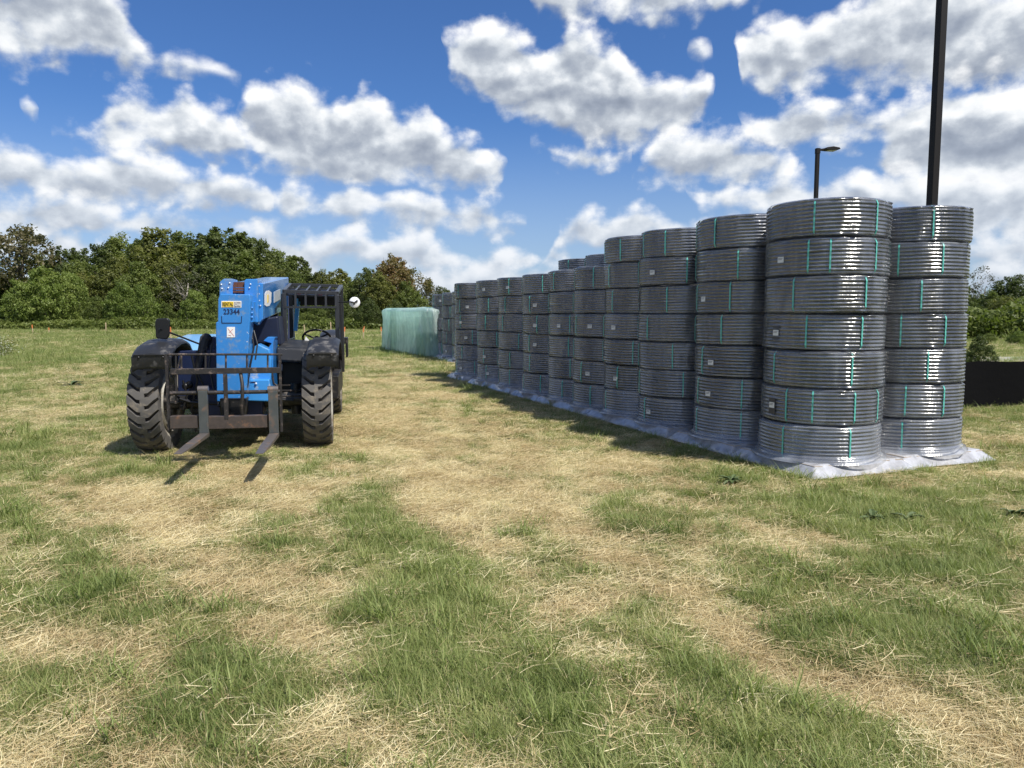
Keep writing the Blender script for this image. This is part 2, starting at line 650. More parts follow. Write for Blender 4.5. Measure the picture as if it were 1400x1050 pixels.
def ground_h(x, y):
    d0 = np.hypot(x, y)
    near = np.clip(1 - d0 / 30, 0, 1)
    h = (fbm(x, y, 0.9, 3, 8) - 0.5) * 0.05 + (fbm(x, y, 3.1, 3, 9) - 0.5) * 0.03
    g = green_at(x, y)
    h = h * near + np.clip(g, -1, 1) * 0.012 * near
    # flat where the stacks and the telehandler stand
    qx = (x - CORNER.x) * RP.x + (y - CORNER.y) * RP.y
    qy = (x - CORNER.x) * RD.x + (y - CORNER.y) * RD.y
    flat = np.clip(np.minimum(qx + 0.5, 3.2 - qx) / 0.4, 0, 1) * np.clip((qy + 0.5) / 0.4, 0, 1) * np.clip((30 - qy), 0, 1)
    return h * (1 - flat) - 0.012


def gmat():
    m_ = bpy.data.materials.new('field_ground')
    m_.use_nodes = True
    t = m_.node_tree
    t.nodes.clear()
    n = N(t)
    o = n.node('ShaderNodeOutputMaterial')
    b = n.node('ShaderNodeBsdfPrincipled')
    n.l.new(b.outputs[0], o.inputs[0])
    pos = n.node('ShaderNodeTexCoord').outputs['Object']
    at_ = n.node('ShaderNodeAttribute')
    at_.attribute_name = 'green'
    g = at_.outputs['Fac']
    fine = n.noise(pos, 38.0, 5.0, 0.7)
    mid = n.noise(pos, 6.0, 5.0, 0.65)
    streak = n.noise(n.vm('MULTIPLY', pos, (0.5, 1.6, 1)), 0.9, 6.0, 0.7)
    f = n.m('ADD', g, n.m('MULTIPLY_ADD', mid, 1.6, -0.8))
    f = n.m('ADD', f, n.m('MULTIPLY_ADD', streak, 1.2, -0.6))
    f = n.maprange(f, -1.0, 1.0, smooth=False)
    col = n.ramp(f, [(0.0, (0.24, 0.185, 0.10)), (0.3, (0.21, 0.17, 0.09)), (0.5, (0.16, 0.145, 0.065)), (0.75, (0.11, 0.12, 0.045)), (1.0, (0.075, 0.095, 0.03))])
    shade = n.ramp(fine, [(0.28, 0.22), (0.5, 0.75), (0.75, 1.2)])
    col = n.mix(1.0, col, shade, 'MULTIPLY')
    n.put(b.inputs['Base Color'], col)
    b.inputs['Roughness'].default_value = 0.95
    b.inputs['Specular IOR Level'].default_value = 0.1
    bp = n.node('ShaderNodeBump')
    bp.inputs['Strength'].default_value = 0.9
    bp.inputs['Distance'].default_value = 0.03
    n.put(bp.inputs['Height'], n.noise(pos, 25.0, 6.0, 0.75))
    n.l.new(bp.outputs[0], b.inputs['Normal'])
    return m_


def make_ground():
    n = 460
    a = np.linspace(-1, 1, n)
    xs = np.sinh(a * 6.2) / np.sinh(6.2) * 900
    b = np.linspace(-0.62, 1, n)
    ys = 5 + np.sinh(b * 6.0) / np.sinh(6.0) * 1200
    X, Y = np.meshgrid(xs, ys)
    Z = ground_h(X, Y)
    v = np.stack([X.ravel(), Y.ravel(), Z.ravel()], 1)
    i = np.arange(n * n).reshape(n, n)
    q = np.stack([i[:-1, :-1], i[:-1, 1:], i[1:, 1:], i[1:, :-1]], -1).reshape(-1, 4)
    me = fast_mesh('ground', v, q.ravel(), np.full(len(q), 4), gmat(), attrs={'green': ('POINT', 'FLOAT', green_at(X, Y).ravel())}, smooth=True)
    o = link_mesh('ground', me)
    tag(o, kind='structure')


make_ground()


# ------------------------------------------------------------ grass
def blade_mat(name, c0, c1, c2, tr=0.35, hue=0.0):
    m_ = bpy.data.materials.new(name)
    m_.use_nodes = True
    t = m_.node_tree
    t.nodes.clear()
    n = N(t)
    o = n.node('ShaderNodeOutputMaterial')
    a1 = n.node('ShaderNodeAttribute')
    a1.attribute_name = 'rnd'
    a2 = n.node('ShaderNodeAttribute')
    a2.attribute_name = 'tint'
    a2.attribute_type = 'INSTANCER'
    f = n.m('ADD', n.m('MULTIPLY', a1.outputs['Fac'], 0.6), n.m('MULTIPLY', a2.outputs['Fac'], 0.5), clamp=True)
    col = n.ramp(f, [(0.0, c0), (0.5, c1), (1.0, c2)])
    d = n.node('ShaderNodeBsdfPrincipled')
    n.put(d.inputs['Base Color'], col)
    d.inputs['Roughness'].default_value = 0.55
    d.inputs['Specular IOR Level'].default_value = 0.35
    tl = n.node('ShaderNodeBsdfTranslucent')
    n.put(tl.inputs[0], n.mix(1.0, col, (1.1, 1.2, 0.7), 'MULTIPLY'))
    mx = n.node('ShaderNodeMixShader')
    mx.inputs[0].default_value = tr
    n.l.new(d.outputs[0], mx.inputs[1])
    n.l.new(tl.outputs[0], mx.inputs[2])
    n.l.new(mx.outputs[0], o.inputs[0])
    return m_


MG = blade_mat('grass_blades_green', (0.095, 0.13, 0.034), (0.20, 0.255, 0.070), (0.37, 0.39, 0.15))
MS = blade_mat('grass_blades_straw', (0.28, 0.18, 0.085), (0.60, 0.48, 0.26), (0.85, 0.76, 0.49), 0.2)
MO = blade_mat('grass_blades_olive', (0.15, 0.16, 0.05), (0.33, 0.325, 0.125), (0.53, 0.50, 0.24), 0.3)


def tuft(name, m_, nb, rad, h0, h1, w0, tilt0, tilt1, curl, seed, flat=False, zoff=0.0):
    r = np.random.default_rng(seed)
    V = []
    Fc = []
    cnt = []
    rd = []
    for b in range(nb):
        ang = r.uniform(0, 2 * PI)
        rr = rad * math.sqrt(r.random())
        p = np.array([math.cos(ang) * rr, math.sin(ang) * rr, zoff - 0.01])
        az = r.uniform(0, 2 * PI)
        L = r.uniform(h0, h1)
        w_ = w0 * r.uniform(0.7, 1.3)
        tl = R(r.uniform(tilt0, tilt1))
        cv = R(curl) * r.uniform(0.3, 1.2)
        side = np.array([-math.sin(az), math.cos(az), 0]) * w_ / 2
        tw = r.uniform(-1, 1)
        if flat:
            p[2] = zoff + r.uniform(0.0, 0.035)
        base = len(V)
        nseg = 3
        rv = r.random()
        azz = az
        for k in range(nseg + 1):
            f = 1 - (k / nseg) ** 1.6
            q = side * f
            if flat:
                q = np.array([side[0], side[1], abs(tw) * w_ * 0.4]) * f
            if k < nseg:
                V.append(p - q)
                V.append(p + q)
                rd += [rv, rv]
            else:
                V.append(p.copy())
                rd.append(rv)
            d = np.array([math.cos(azz) * math.sin(tl), math.sin(azz) * math.sin(tl), math.cos(tl)])
            p = p + d * L / nseg
            tl += cv
            azz += tw * 0.25
            if flat:
                tl = min(tl, R(97))
        for k in range(nseg - 1):
            Fc += [base + 2 * k, base + 2 * k + 1, base + 2 * k + 3, base + 2 * k + 2]
            cnt.append(4)
        Fc += [base + 2 * nseg - 2, base + 2 * nseg - 1, base + 2 * nseg]
        cnt.append(3)
    me = fast_mesh(name, np.array(V), Fc, cnt, m_, attrs={'rnd': ('POINT', 'FLOAT', rd)})
    return bpy.data.objects.new(name, me)


def field_instances(name, protos, pts, rots, scl, idx, tint, label):
    """one 'stuff' object: a cloud of points, each carrying one of the tufts"""
    col = bpy.data.collections.new(name + '_tufts')
    for i, p in enumerate(protos):
        p.name = 'a%02d_%s' % (i, p.name)
        col.objects.link(p)
    me = bpy.data.meshes.new(name)
    me.vertices.add(len(pts))
    me.vertices.foreach_set('co', np.asarray(pts, np.float32).ravel())
    for k, typ, arr, fld in (('rot', 'FLOAT_VECTOR', rots, 'vector'), ('scl', 'FLOAT_VECTOR', scl, 'vector'), ('tint', 'FLOAT', tint, 'value')):
        a = me.attributes.new(k, typ, 'POINT')
        a.data.foreach_set(fld, np.asarray(arr, np.float32).ravel())
    a = me.attributes.new('idx', 'INT', 'POINT')
    a.data.foreach_set('value', np.asarray(idx, np.int32))
    for m_ in (MG, MS, MO):
        me.materials.append(m_)
    o = link_mesh(name, me)
    g = bpy.data.node_groups.new(name + '_scatter', 'GeometryNodeTree')
    g.interface.new_socket('Geometry', in_out='INPUT', socket_type='NodeSocketGeometry')
    g.interface.new_socket('Geometry', in_out='OUTPUT', socket_type='NodeSocketGeometry')
    n = N(g)
    gi = n.node('NodeGroupInput')
    go = n.node('NodeGroupOutput')
    ci = n.node('GeometryNodeCollectionInfo')
    ci.inputs['Collection'].default_value = col
    ci.inputs['Separate Children'].default_value = True
    ci.inputs['Reset Children'].default_value = True
    iop = n.node('GeometryNodeInstanceOnPoints')
    iop.inputs['Pick Instance'].default_value = True
    n.l.new(gi.outputs[0], iop.inputs['Points'])
    n.l.new(ci.outputs[0], iop.inputs['Instance'])

    def na(nm, typ):
        nd = n.node('GeometryNodeInputNamedAttribute', data_type=typ)
        nd.inputs[0].default_value = nm
        return nd.outputs[0]
    n.l.new(na('idx', 'INT'), iop.inputs['Instance Index'])
    n.l.new(na('rot', 'FLOAT_VECTOR'), iop.inputs['Rotation'])
    n.l.new(na('scl', 'FLOAT_VECTOR'), iop.inputs['Scale'])
    n.l.new(iop.outputs[0], go.inputs[0])
    md = o.modifiers.new('scatter', 'NODES')
    md.node_group = g
    tag(o, label, 'grass', kind='stuff')
    return o


def blocked(x, y):
    qx = (x - CORNER.x) * RP.x + (y - CORNER.y) * RP.y
    qy = (x - CORNER.x) * RD.x + (y - CORNER.y) * RD.y
    b = (qx > 0.03) & (qx < 2.42) & (qy > 0.03) & (qy < 13.6)
    for p in far_pos:
        b |= np.hypot(x - p.x, y - p.y) < 0.7
    return b


GREENS = [tuft('green_tuft', MG, 60, 0.085, 0.05, 0.13, 0.0028, 8, 66, 16, 21),
          tuft('green_tuft', MG, 60, 0.09, 0.045, 0.115, 0.0027, 12, 76, 18, 22),
          tuft('green_tuft', MG, 52, 0.08, 0.04, 0.10, 0.0028, 15, 80, 14, 23),
          tuft('long_tuft', MG, 22, 0.05, 0.13, 0.24, 0.0060, 5, 40, 24, 24)]
OLIVES = [tuft('olive_tuft', MO, 58, 0.10, 0.04, 0.10, 0.0026, 12, 80, 14, 25),
          tuft('olive_tuft', MO, 58, 0.10, 0.05, 0.12, 0.0026, 15, 84, 14, 26)]
STRAWS = [tuft('straw_tuft', MS, 56, 0.11, 0.04, 0.13, 0.0023, 70, 92, 5, 27, flat=True),
          tuft('straw_tuft', MS, 56, 0.11, 0.05, 0.15, 0.0022, 68, 90, 5, 28, flat=True),
          tuft('straw_tuft', MS, 62, 0.09, 0.035, 0.09, 0.0027, 12, 80, 16, 29),
          tuft('straw_stalk', MS, 8, 0.06, 0.14, 0.28, 0.0030, 30, 75, 12, 30)]
CLOVER = [tuft('clover_tuft', MG, 30, 0.09, 0.03, 0.07, 0.014, 20, 70, 22, 31)]
PROTOS = GREENS + OLIVES + STRAWS + CLOVER     # 0-3 green, 4-5 olive, 6-9 straw


def grass_band(r0, r1, dens, sc, seed):
    r = np.random.default_rng(seed)
    half = math.radians(47)
    area = (r1 * r1 - r0 * r0) * half
    n = int(area * dens)
    rr = np.sqrt(r.random(n) * (r1 * r1 - r0 * r0) + r0 * r0)
    th = (r.random(n) * 2 - 1) * half
    x = rr * np.sin(th)
    y = rr * np.cos(th) - 0.6
    k = ~blocked(x, y)
    x, y = x[k], y[k]
    n = len(x)
    g = green_at(x, y)
    q = r.random(n)
    gg = g + (r.random(n) - 0.5) * 2.3 - 0.05
    idx = np.where(gg > 0.48, np.where(q < 0.30, 0, np.where(q < 0.6, 1, np.where(q < 0.97, 2, 3))),
                   np.where(gg > -0.50, np.where(q < 0.42, 4, np.where(q < 0.72, 5, np.where(q < .9, 8, 6))),
                            np.where(q < 0.28, 6, np.where(q < 0.50, 7, np.where(q < 0.90, 8, np.where(q < 0.97, 4, 9))))))
    idx = np.where((idx < 4) & (r.random(n) < 0.10) & (fbm(x, y, 1.1, 2, 21) > 0.52), 10, idx)
    s = sc * (0.65 + 0.7 * r.random(n)) * (1 + 0.30 * np.clip(g, 0, 1))
    hz = np.where((idx <= 5) | (idx == 10), 0.46 + 0.30 * np.clip(g, 0, 1), 0.85)
    # trampled under the tyres and against the sheets
    mx = (x - M0.x) * MR.x + (y - M0.y) * MR.y
    my = (x - M0.x) * MY.x + (y - M0.y) * MY.y
    under = (np.abs(mx) < 1.3) & (my > -0.7) & (my < 4.2)
    hz = np.where(under, hz * 0.55, hz)
    scl = np.stack([s, s, s * hz], 1)
    rot = np.stack([(r.random(n) - 0.5) * 0.25, (r.random(n) - 0.5) * 0.25, r.random(n) * 2 * PI], 1)
    pts = np.stack([x, y, ground_h(x, y)], 1)
    tint = np.clip(0.5 + (fbm(x, y, 3.0, 3, 12) - 0.5) * 1.4 + (r.random(n) - 0.5) * 0.6, 0, 1)
    return pts, rot, scl, idx, tint


bands = [grass_band(1.6, 5.0, 860, 0.80, 1), grass_band(5.0, 10.0, 520, 0.9, 2), grass_band(10.0, 20.0, 230, 1.1, 3),
         grass_band(20.0, 45.0, 55, 1.6, 4), grass_band(45.0, 105.0, 7.0, 3.0, 5)]
cat_ = [np.concatenate([b[i] for b in bands]) for i in range(5)]
print('tufts', len(cat_[0]))
field_instances('mown_grass', PROTOS, *cat_, 'mown field grass, green tufts mixed with dry yellow straw')
# ------------------------------------------------------------ pipe coils
def film_pipe_mat():
    """black ribbed pipe seen through tight clear film: dark body, glossy wrinkled skin, milky where the film is thick"""
    m_ = bpy.data.materials.new('film_wrapped_black_pipe')
    m_.use_nodes = True
    t = m_.node_tree
    t.nodes.clear()
    n = N(t)
    o = n.node('ShaderNodeOutputMaterial')
    b = n.node('ShaderNodeBsdfPrincipled')
    n.l.new(b.outputs[0], o.inputs[0])
    tcn = n.node('ShaderNodeTexCoord').outputs['Object']
    hz = n.node('ShaderNodeAttribute')
    hz.attribute_name = 'haze'
    hz.attribute_type = 'OBJECT'
    ri = n.node('ShaderNodeObjectInfo').outputs['Random']
    off = n.vm('ADD', tcn, n.vm('SCALE', (17.0, 9.0, 31.0), scale=ri))
    big = n.noise(n.vm('MULTIPLY', off, (1, 1, 0.6)), 4.0, 5.0, 0.6)
    vert = n.noise(n.vm('MULTIPLY', off, (1, 1, 0.16)), 22.0, 4.0, 0.6)
    fac = n.m('ADD', n.m('MULTIPLY', n.maprange(big, 0.42, 0.72), 0.34), n.m('MULTIPLY', n.maprange(vert, 0.45, 0.75), 0.26))
    fac = n.m('ADD', n.m('ADD', fac, 0.05), hz.outputs['Fac'], clamp=True)
    spz = n.node('ShaderNodeSeparateXYZ')
    n.put(spz.inputs[0], tcn)
    ridge = n.m('MULTIPLY_ADD', n.m('COSINE', n.m('MULTIPLY', spz.outputs[2], 2 * PI * 10 / 0.372)), -0.5, 0.5)
    fac = n.m('MULTIPLY', fac, n.m('MULTIPLY_ADD', n.m('POWER', ridge, 1.5), 1.3, 0.12), clamp=True)
    col = n.mix(fac, (0.014, 0.014, 0.016), (0.40, 0.42, 0.46))
    n.put(b.inputs['Base Color'], col)
    b.inputs['Roughness'].default_value = 0.30
    b.inputs['Specular IOR Level'].default_value = 0.7
    b.inputs['Coat Weight'].default_value = 1.0
    b.inputs['Coat IOR'].default_value = 2.1
    n.put(b.inputs['Coat Roughness'], n.maprange(big, 0.3, 0.7, 0.06, 0.22))
    bp = n.node('ShaderNodeBump')
    bp.inputs['Strength'].default_value = 0.35
    bp.inputs['Distance'].default_value = 0.012
    hgt = n.m('ADD', n.noise(n.vm('MULTIPLY', off, (1, 1, 0.25)), 26.0, 3.0, 0.5), n.m('MULTIPLY', n.noise(off, 9.0, 3.0, 0.6), 0.8))
    n.put(bp.inputs['Height'], hgt)
    n.l.new(bp.outputs[0], b.inputs['Coat Normal'])
    bp2 = n.node('ShaderNodeBump')
    bp2.inputs['Strength'].default_value = 0.3
    bp2.inputs['Distance'].default_value = 0.008
    n.put(bp2.inputs['Height'], hgt)
    n.l.new(bp2.outputs[0], b.inputs['Normal'])
    return m_


MPIPE = film_pipe_mat()
MSTRAP = mat('teal_strap', (0.12, 0.50, 0.42), 0.35, coat=0.3)
MLABEL = mat('white_label', (0.75, 0.75, 0.73), 0.5)
MINK = mat('label_ink', (0.05, 0.05, 0.055), 0.5)
NR = 10


def barrel(z, h=CH):
    t = abs(z / h - 0.5) * 2
    return -0.030 * (max(0, t - 0.74) / 0.26) ** 1.3


def coil_mesh(seed, h=CH, nr=NR):
    r = random.Random(seed)
    seg = 88
    pr = h / nr / 2
    offs = [r.uniform(-0.007, 0.007) + barrel((i + .5) * pr * 2, h) for i in range(nr)]
    ph = [(r.uniform(0, 6.28), r.uniform(0, 6.28), r.uniform(0.001, 0.006), r.uniform(0.001, 0.004)) for _ in range(nr)]
    wz = [(r.uniform(0, 6.28), r.uniform(0.002, 0.006)) for _ in range(2)]
    oval = r.uniform(0.004, 0.012)
    oph = r.uniform(0, 6.28)
    rows = []
    for k in range(seg):
        t = 2 * PI * k / seg
        row = []
        ov = oval * math.cos(2 * (t - oph)) - 0.006 * abs(math.cos(2.5 * t + oph)) ** 12
        row.append((0.30, 0.012))
        row.append((CR - 0.10, 0.010))
        for i in range(nr):
            zc = (i + 0.5) * 2 * pr + wz[0][1] * math.sin(t + wz[0][0]) * math.sin(PI * (i + .5) / nr) + wz[1][1] * math.sin(3 * t + wz[1][0]) * math.sin(PI * (i + .5) / nr)
            rr = CR - pr + offs[i] + ov + ph[i][2] * math.sin(2 * t + ph[i][0]) + ph[i][3] * math.sin(5 * t + ph[i][1])
            for a in (-84, -58, -20, 20, 58, 84):
                row.append((rr + pr * math.cos(R(a)), zc + pr * 1.04 * math.sin(R(a))))
        zt = h - pr
        for j in range(1, 5):
            rc = CR - 0.035 - pr - j * pr * 1.9
            for a in (55, 90, 125):
                row.append((rc + pr * math.cos(R(a)), zt - 0.006 * j + pr * math.sin(R(a)) + 0.003 * math.sin(3 * t + j)))
        row.append((0.32, h - 0.045))
        row.append((0.30, 0.012))
        rows.append(row)
    n = len(rows[0])
    mb = MB()
    vs = []
    for k in range(seg):
        t = 2 * PI * k / seg
        for (a, z) in rows[k]:
            vs.append((a * math.cos(t), a * math.sin(t), z))
    fs = []
    for k in range(seg):
        k2 = (k + 1) % seg
        for j in range(n - 1):
            fs.append((k * n + j, k2 * n + j, k2 * n + j + 1, k * n + j + 1))
    mb.add(vs, fs)
    me = mb.mesh('winding', MPIPE, smooth=True, autos=70)
    return me


def strap_mesh(h=CH, wdt=0.015):
    mb = MB()
    prof = []
    prof.append((0.36, h - 0.028))
    prof.append((CR - 0.13, h - 0.004))
    prof.append((CR - 0.045, h + 0.003))
    for i in range(9):
        z = h * (0.96 - 0.92 * i / 8)
        prof.append((CR + 0.019 + barrel(z, h) + (0.002 if i % 2 else -0.001), z))
    prof.append((CR - 0.05, 0.004))
    vs = []
    for (a, z) in prof:
        vs += [(a, -wdt / 2, z), (a, wdt / 2, z)]
    n = len(prof)
    vs2 = [(x - 0.004, y, z - (0.003 if i < 6 else 0)) for i, (x, y, z) in enumerate(vs)]
    fs = [(2 * i, 2 * i + 1, 2 * i + 3, 2 * i + 2) for i in range(n - 1)]
    fs += [(2 * n + 2 * i, 2 * n + 2 * i + 2, 2 * n + 2 * i + 3, 2 * n + 2 * i + 1) for i in range(n - 1)]
    for i in range(n - 1):
        fs += [(2 * i, 2 * i + 2, 2 * n + 2 * i + 2, 2 * n + 2 * i), (2 * i + 1, 2 * n + 2 * i + 1, 2 * n + 2 * i + 3, 2 * i + 3)]
    mb.add(vs + vs2, fs)
    return mb.mesh('strap', MSTRAP)


def label_mesh(wd=0.082, ht=0.058, dark=False):
    """a curved white shipping label with grey printed lines, on a dark backing card"""
    mb = MB()

    def patch(a0, a1, z0, z1, rad, mi):
        mb.mi = mi
        k = 5
        vs = []
        for i in range(k + 1):
            t = a0 + (a1 - a0) * i / k
            for rr in (rad, rad - 0.003):
                vs += [(rr * math.cos(t), rr * math.sin(t), z0), (rr * math.cos(t), rr * math.sin(t), z1)]
        fs = []
        for i in range(k):
            o_ = i * 4
            fs += [(o_, o_ + 4, o_ + 5, o_ + 1), (o_ + 2, o_ + 3, o_ + 7, o_ + 6), (o_ + 1, o_ + 5, o_ + 7, o_ + 3), (o_, o_ + 2, o_ + 6, o_ + 4)]
        fs += [(0, 1, 3, 2), (k * 4, k * 4 + 2, k * 4 + 3, k * 4 + 1)]
        mb.add(vs, fs)
    r0 = CR + 0.020
    a = wd / 2 / r0
    zc = CH * 0.45
    if dark:
        patch(-a * 1.3, a * 1.3, zc - ht * 1.6, zc + ht * 1.3, r0 - 0.004, 1)
    patch(-a, a, zc - ht / 2, zc + ht / 2, r0, 0)
    for j in range(2):
        patch(-a * 0.8, a * (0.7 - 0.25 * (j % 2)), zc + ht * (0.22 - 0.22 * j), zc + ht * (0.29 - 0.22 * j), r0 + 0.0025, 1)
    return mb.mesh('label', [MLABEL, MINK])


def film_mat():
    m_ = bpy.data.materials.new('clear_stretch_film')
    m_.use_nodes = True
    t = m_.node_tree
    t.nodes.clear()
    n = N(t)
    o = n.node('ShaderNodeOutputMaterial')
    tcn = n.node('ShaderNodeTexCoord').outputs['Object']
    hz = n.node('ShaderNodeAttribute')
    hz.attribute_name = 'haze'
    hz.attribute_type = 'OBJECT'
    ri = n.node('ShaderNodeObjectInfo').outputs['Random']
    off = n.vm('ADD', tcn, n.vm('SCALE', (13.0, 7.0, 23.0), scale=ri))
    broad = n.noise(n.vm('MULTIPLY', off, (1, 1, 0.4)), 3.2, 3.0, 0.55)
    streak = n.noise(n.vm('MULTIPLY', off, (1, 1, 0.12)), 16.0, 4.0, 0.65)
    fac = n.m('ADD', n.m('MULTIPLY', n.maprange(broad, 0.46, 0.70), 0.13), n.m('MULTIPLY', n.maprange(streak, 0.52, 0.74), 0.11))
    fac = n.m('ADD', fac, n.m('MULTIPLY_ADD', hz.outputs['Fac'], 0.65, 0.055), clamp=True)
    tr = n.node('ShaderNodeBsdfTransparent')
    df = n.node('ShaderNodeBsdfDiffuse')
    df.inputs[0].default_value = (0.66, 0.70, 0.78, 1)
    m1 = n.node('ShaderNodeMixShader')
    n.put(m1.inputs[0], fac)
    n.l.new(tr.outputs[0], m1.inputs[1])
    n.l.new(df.outputs[0], m1.inputs[2])
    bp = n.node('ShaderNodeBump')
    bp.inputs['Strength'].default_value = 0.6
    bp.inputs['Distance'].default_value = 0.008
    n.put(bp.inputs['Height'], n.m('ADD', n.noise(n.vm('MULTIPLY', off, (1, 1, 0.3)), 14.0, 3.0, 0.55), n.m('MULTIPLY', n.noise(n.vm('MULTIPLY', off, (0.5, 0.5, 3.0)), 22.0, 2.0, 0.5), 0.12)))
    gl = n.node('ShaderNodeBsdfGlossy')
    gl.inputs['Roughness'].default_value = 0.20
    n.l.new(bp.outputs[0], gl.inputs['Normal'])
    fr = n.node('ShaderNodeFresnel')
    fr.inputs[0].default_value = 2.2
    n.l.new(bp.outputs[0], fr.inputs['Normal'])
    m2 = n.node('ShaderNodeMixShader')
    n.put(m2.inputs[0], n.m('MULTIPLY', fr.outputs[0], 1.0, clamp=True))
    n.l.new(m1.outputs[0], m2.inputs[1])
    n.l.new(gl.outputs[0], m2.inputs[2])
    n.l.new(m2.outputs[0], o.inputs[0])
    return m_


MFILM = film_mat()


def film_mesh(seed, foot=False, h=CH):
    """the clear film round one coil: stands off in flat chords between the places it touches, tucked into the joints"""
    r = np.random.default_rng(seed)
    seg, rows = 110, 81
    th = np.linspace(0, 2 * PI, seg, endpoint=False)
    ncr = 9
    cr_ = np.sort(r.uniform(0, 2 * PI, ncr))
    vs = []
    for j in range(rows):
        f = j / (rows - 1)
        z = -0.004 + (h + 0.008) * f
        e = abs(f - 0.5) * 2
        tuck = -0.032 * max(0, (e - 0.82) / 0.18) ** 1.4
        if foot and f < 0.5:
            tuck = 0.075 * max(0, (0.24 - f) / 0.24) ** 1.6
        # distance to the nearest crease line, which drifts with height
        dd = np.min(np.abs(((th[:, None] - cr_[None, :] - 0.10 * math.sin(3 * f + seed)) + PI) % (2 * PI) - PI), axis=1)
        stand = 0.010 * np.exp(-(dd / 0.05) ** 2) + 0.004 * np.cos(th * 3 + seed)
        ears = 0.014 * np.exp(-(dd / 0.07) ** 2) * max(0, 1 - abs(e - 0.9) / 0.1)
        rr = CR + 0.009 + tuck + stand * 0.8 + ears - 0.0047 * math.cos(2 * PI * NR * f) * (0.8 + 0.3 * np.sin(th * 2 + seed) ** 2) + (fbm(th * 3 + seed, np.full(seg, f * 2.0), 2.0, 3, seed % 7) - 0.5) * 0.008
        vs.append(np.stack([rr * np.cos(th), rr * np.sin(th), np.full(seg, z)], 1))
    v = np.concatenate(vs)
    q = []
    for j in range(rows - 1):
        for k in range(seg):
            q += [j * seg + k, j * seg + (k + 1) % seg, (j + 1) * seg + (k + 1) % seg, (j + 1) * seg + k]
    return fast_mesh('film_wrap', v, q, np.full(len(q) // 4, 4), MFILM, smooth=True)


FILM = [film_mesh(60 + i) for i in range(4)]
FILMB = [film_mesh(80 + i, True) for i in range(2)]
WIND = [coil_mesh(100 + i) for i in range(6)]
STRAP = strap_mesh()
LAB = [label_mesh(), label_mesh(dark=True)]

ORD = ['nearest', 'second', 'third', 'fourth', 'fifth', 'sixth', 'seventh', 'eighth', 'ninth', 'tenth']
NUMW = ['bottom', 'second', 'third', 'fourth', 'fifth', 'sixth', 'seventh']


def coil_label(row, i, k, n):
    stack = {'front': ('nearest stack of the front row' if i == 0 else ('farthest stack of the front row' if i == 9 else ORD[i] + ' stack along the front row')),
             'back': ('right end stack beside the black fence' if i == 0 else ORD[i] + ' stack along the rear row'),
             'far': ['near', 'middle', 'far'][i % 3] + ' stack of the short group by the green bundle'}[row]
    if k == 0:
        lv = 'bottom coil of the ' + stack
    elif k == n - 1:
        lv = 'top coil of the ' + stack
    else:
        lv = NUMW[k] + ' coil up in the ' + stack
    return lv[0].lower() + lv[1:]


# straps read off the two nearest stacks (from the top coil down)
ST_A = [[1112, 1190], [1106, 1134, 1191], [1088, 1181], [1107, 1178], [1063, 1165], [1083, 1118, 1172, 1202], [1082, 1169]]
ST_B = [[1283], [1246, 1298], [1274], [1251, 1304], [1285], [1260, 1306], [1258]]
LB_A = {1: (1070, 0), 3: (1066, 1), 5: (1063, 1)}
kinds = {}
proto_coil = None
rc = random.Random(5)
for (row, i, p, nc, sc) in STACKS:
    thc = math.atan2(-p.y, -p.x)
    for k in range(nc):
        z = PZ + 0.006 + k * (CH + 0.002) * sc
        jx, jy = rc.gauss(0, 0.008), rc.gauss(0, 0.008)
        rot = rc.uniform(0, 2 * PI)
        root = empty('pipe_coil', (p.x + jx, p.y + jy, z), rot)
        tiltx, tilty = rc.uniform(-0.012, 0.012), rc.uniform(-0.012, 0.012)
        root.rotation_euler = (tiltx, tilty, rot)
        fx = rc.uniform(0.984, 1.006)
        root.scale = (fx, fx, sc)
        tag(root, coil_label(row, i, k, nc), 'pipe coil', 'coils of black pipe stacked on pallets')
        wd = link_mesh('winding', WIND[rc.randrange(6)], root)
        hzv = float({0: 0.16, 1: 0.04}.get(k, 0.01) + rc.uniform(-0.01, 0.06))
        wd['haze'] = hzv * 0.5
        fm = link_mesh('film_wrap', FILMB[rc.randrange(2)] if k == 0 else FILM[rc.randrange(4)], root, rz=rc.uniform(0, 6.28))
        fm['haze'] = hzv
        top = nc - 1 - k
        angs = []
        if row == 'front' and i == 0:
            angs = [thc + math.asin(max(-1, min(1, (u - 1128) / 84))) for u in ST_A[top]] + [thc + PI - 0.6, thc + PI + 0.7]
        elif row == 'back' and i == 0:
            angs = [thc + math.asin(max(-1, min(1, (u - 1256) / 77))) for u in ST_B[top]] + [thc - 0.7, thc + PI]
        else:
            a0 = rc.uniform(0, 2 * PI)
            ns = rc.choice((5, 6, 6))
            angs = [a0 + 2 * PI * j / ns + rc.uniform(-0.22, 0.22) for j in range(ns)]
        for a in angs:
            link_mesh('strap', STRAP, root, rz=a - rot)
        if row == 'front' and i == 0:
            if top in LB_A:
                u, kk = LB_A[top]
                link_mesh('label', LAB[kk], root, rz=thc + math.asin((u - 1128) / 84) - rot)
        elif row != 'back' and rc.random() < 0.36:
            link_mesh('label', LAB[0], root, rz=thc - rc.uniform(0.5, 0.95) - rot)

# ------------------------------------------------------------ pallets and the plastic sheets over them
MWOOD = mat('pallet_wood', (0.36, 0.27, 0.17), 0.8, vary=0.3, vscale=9)
pb = MB()
S = 0.575
for i in range(7):
    x = -S + i * (2 * S - 0.1) / 6
    pb.box(x, x + 0.1, -S, S, PZ - 0.022, PZ)
for i in range(3):
    y = -S + i * (2 * S - 0.09) / 2
    pb.box(-S, S, y + .002, y + 0.088, 0.0, PZ - 0.0225)
PAL = pb.mesh('pallet', MWOOD)


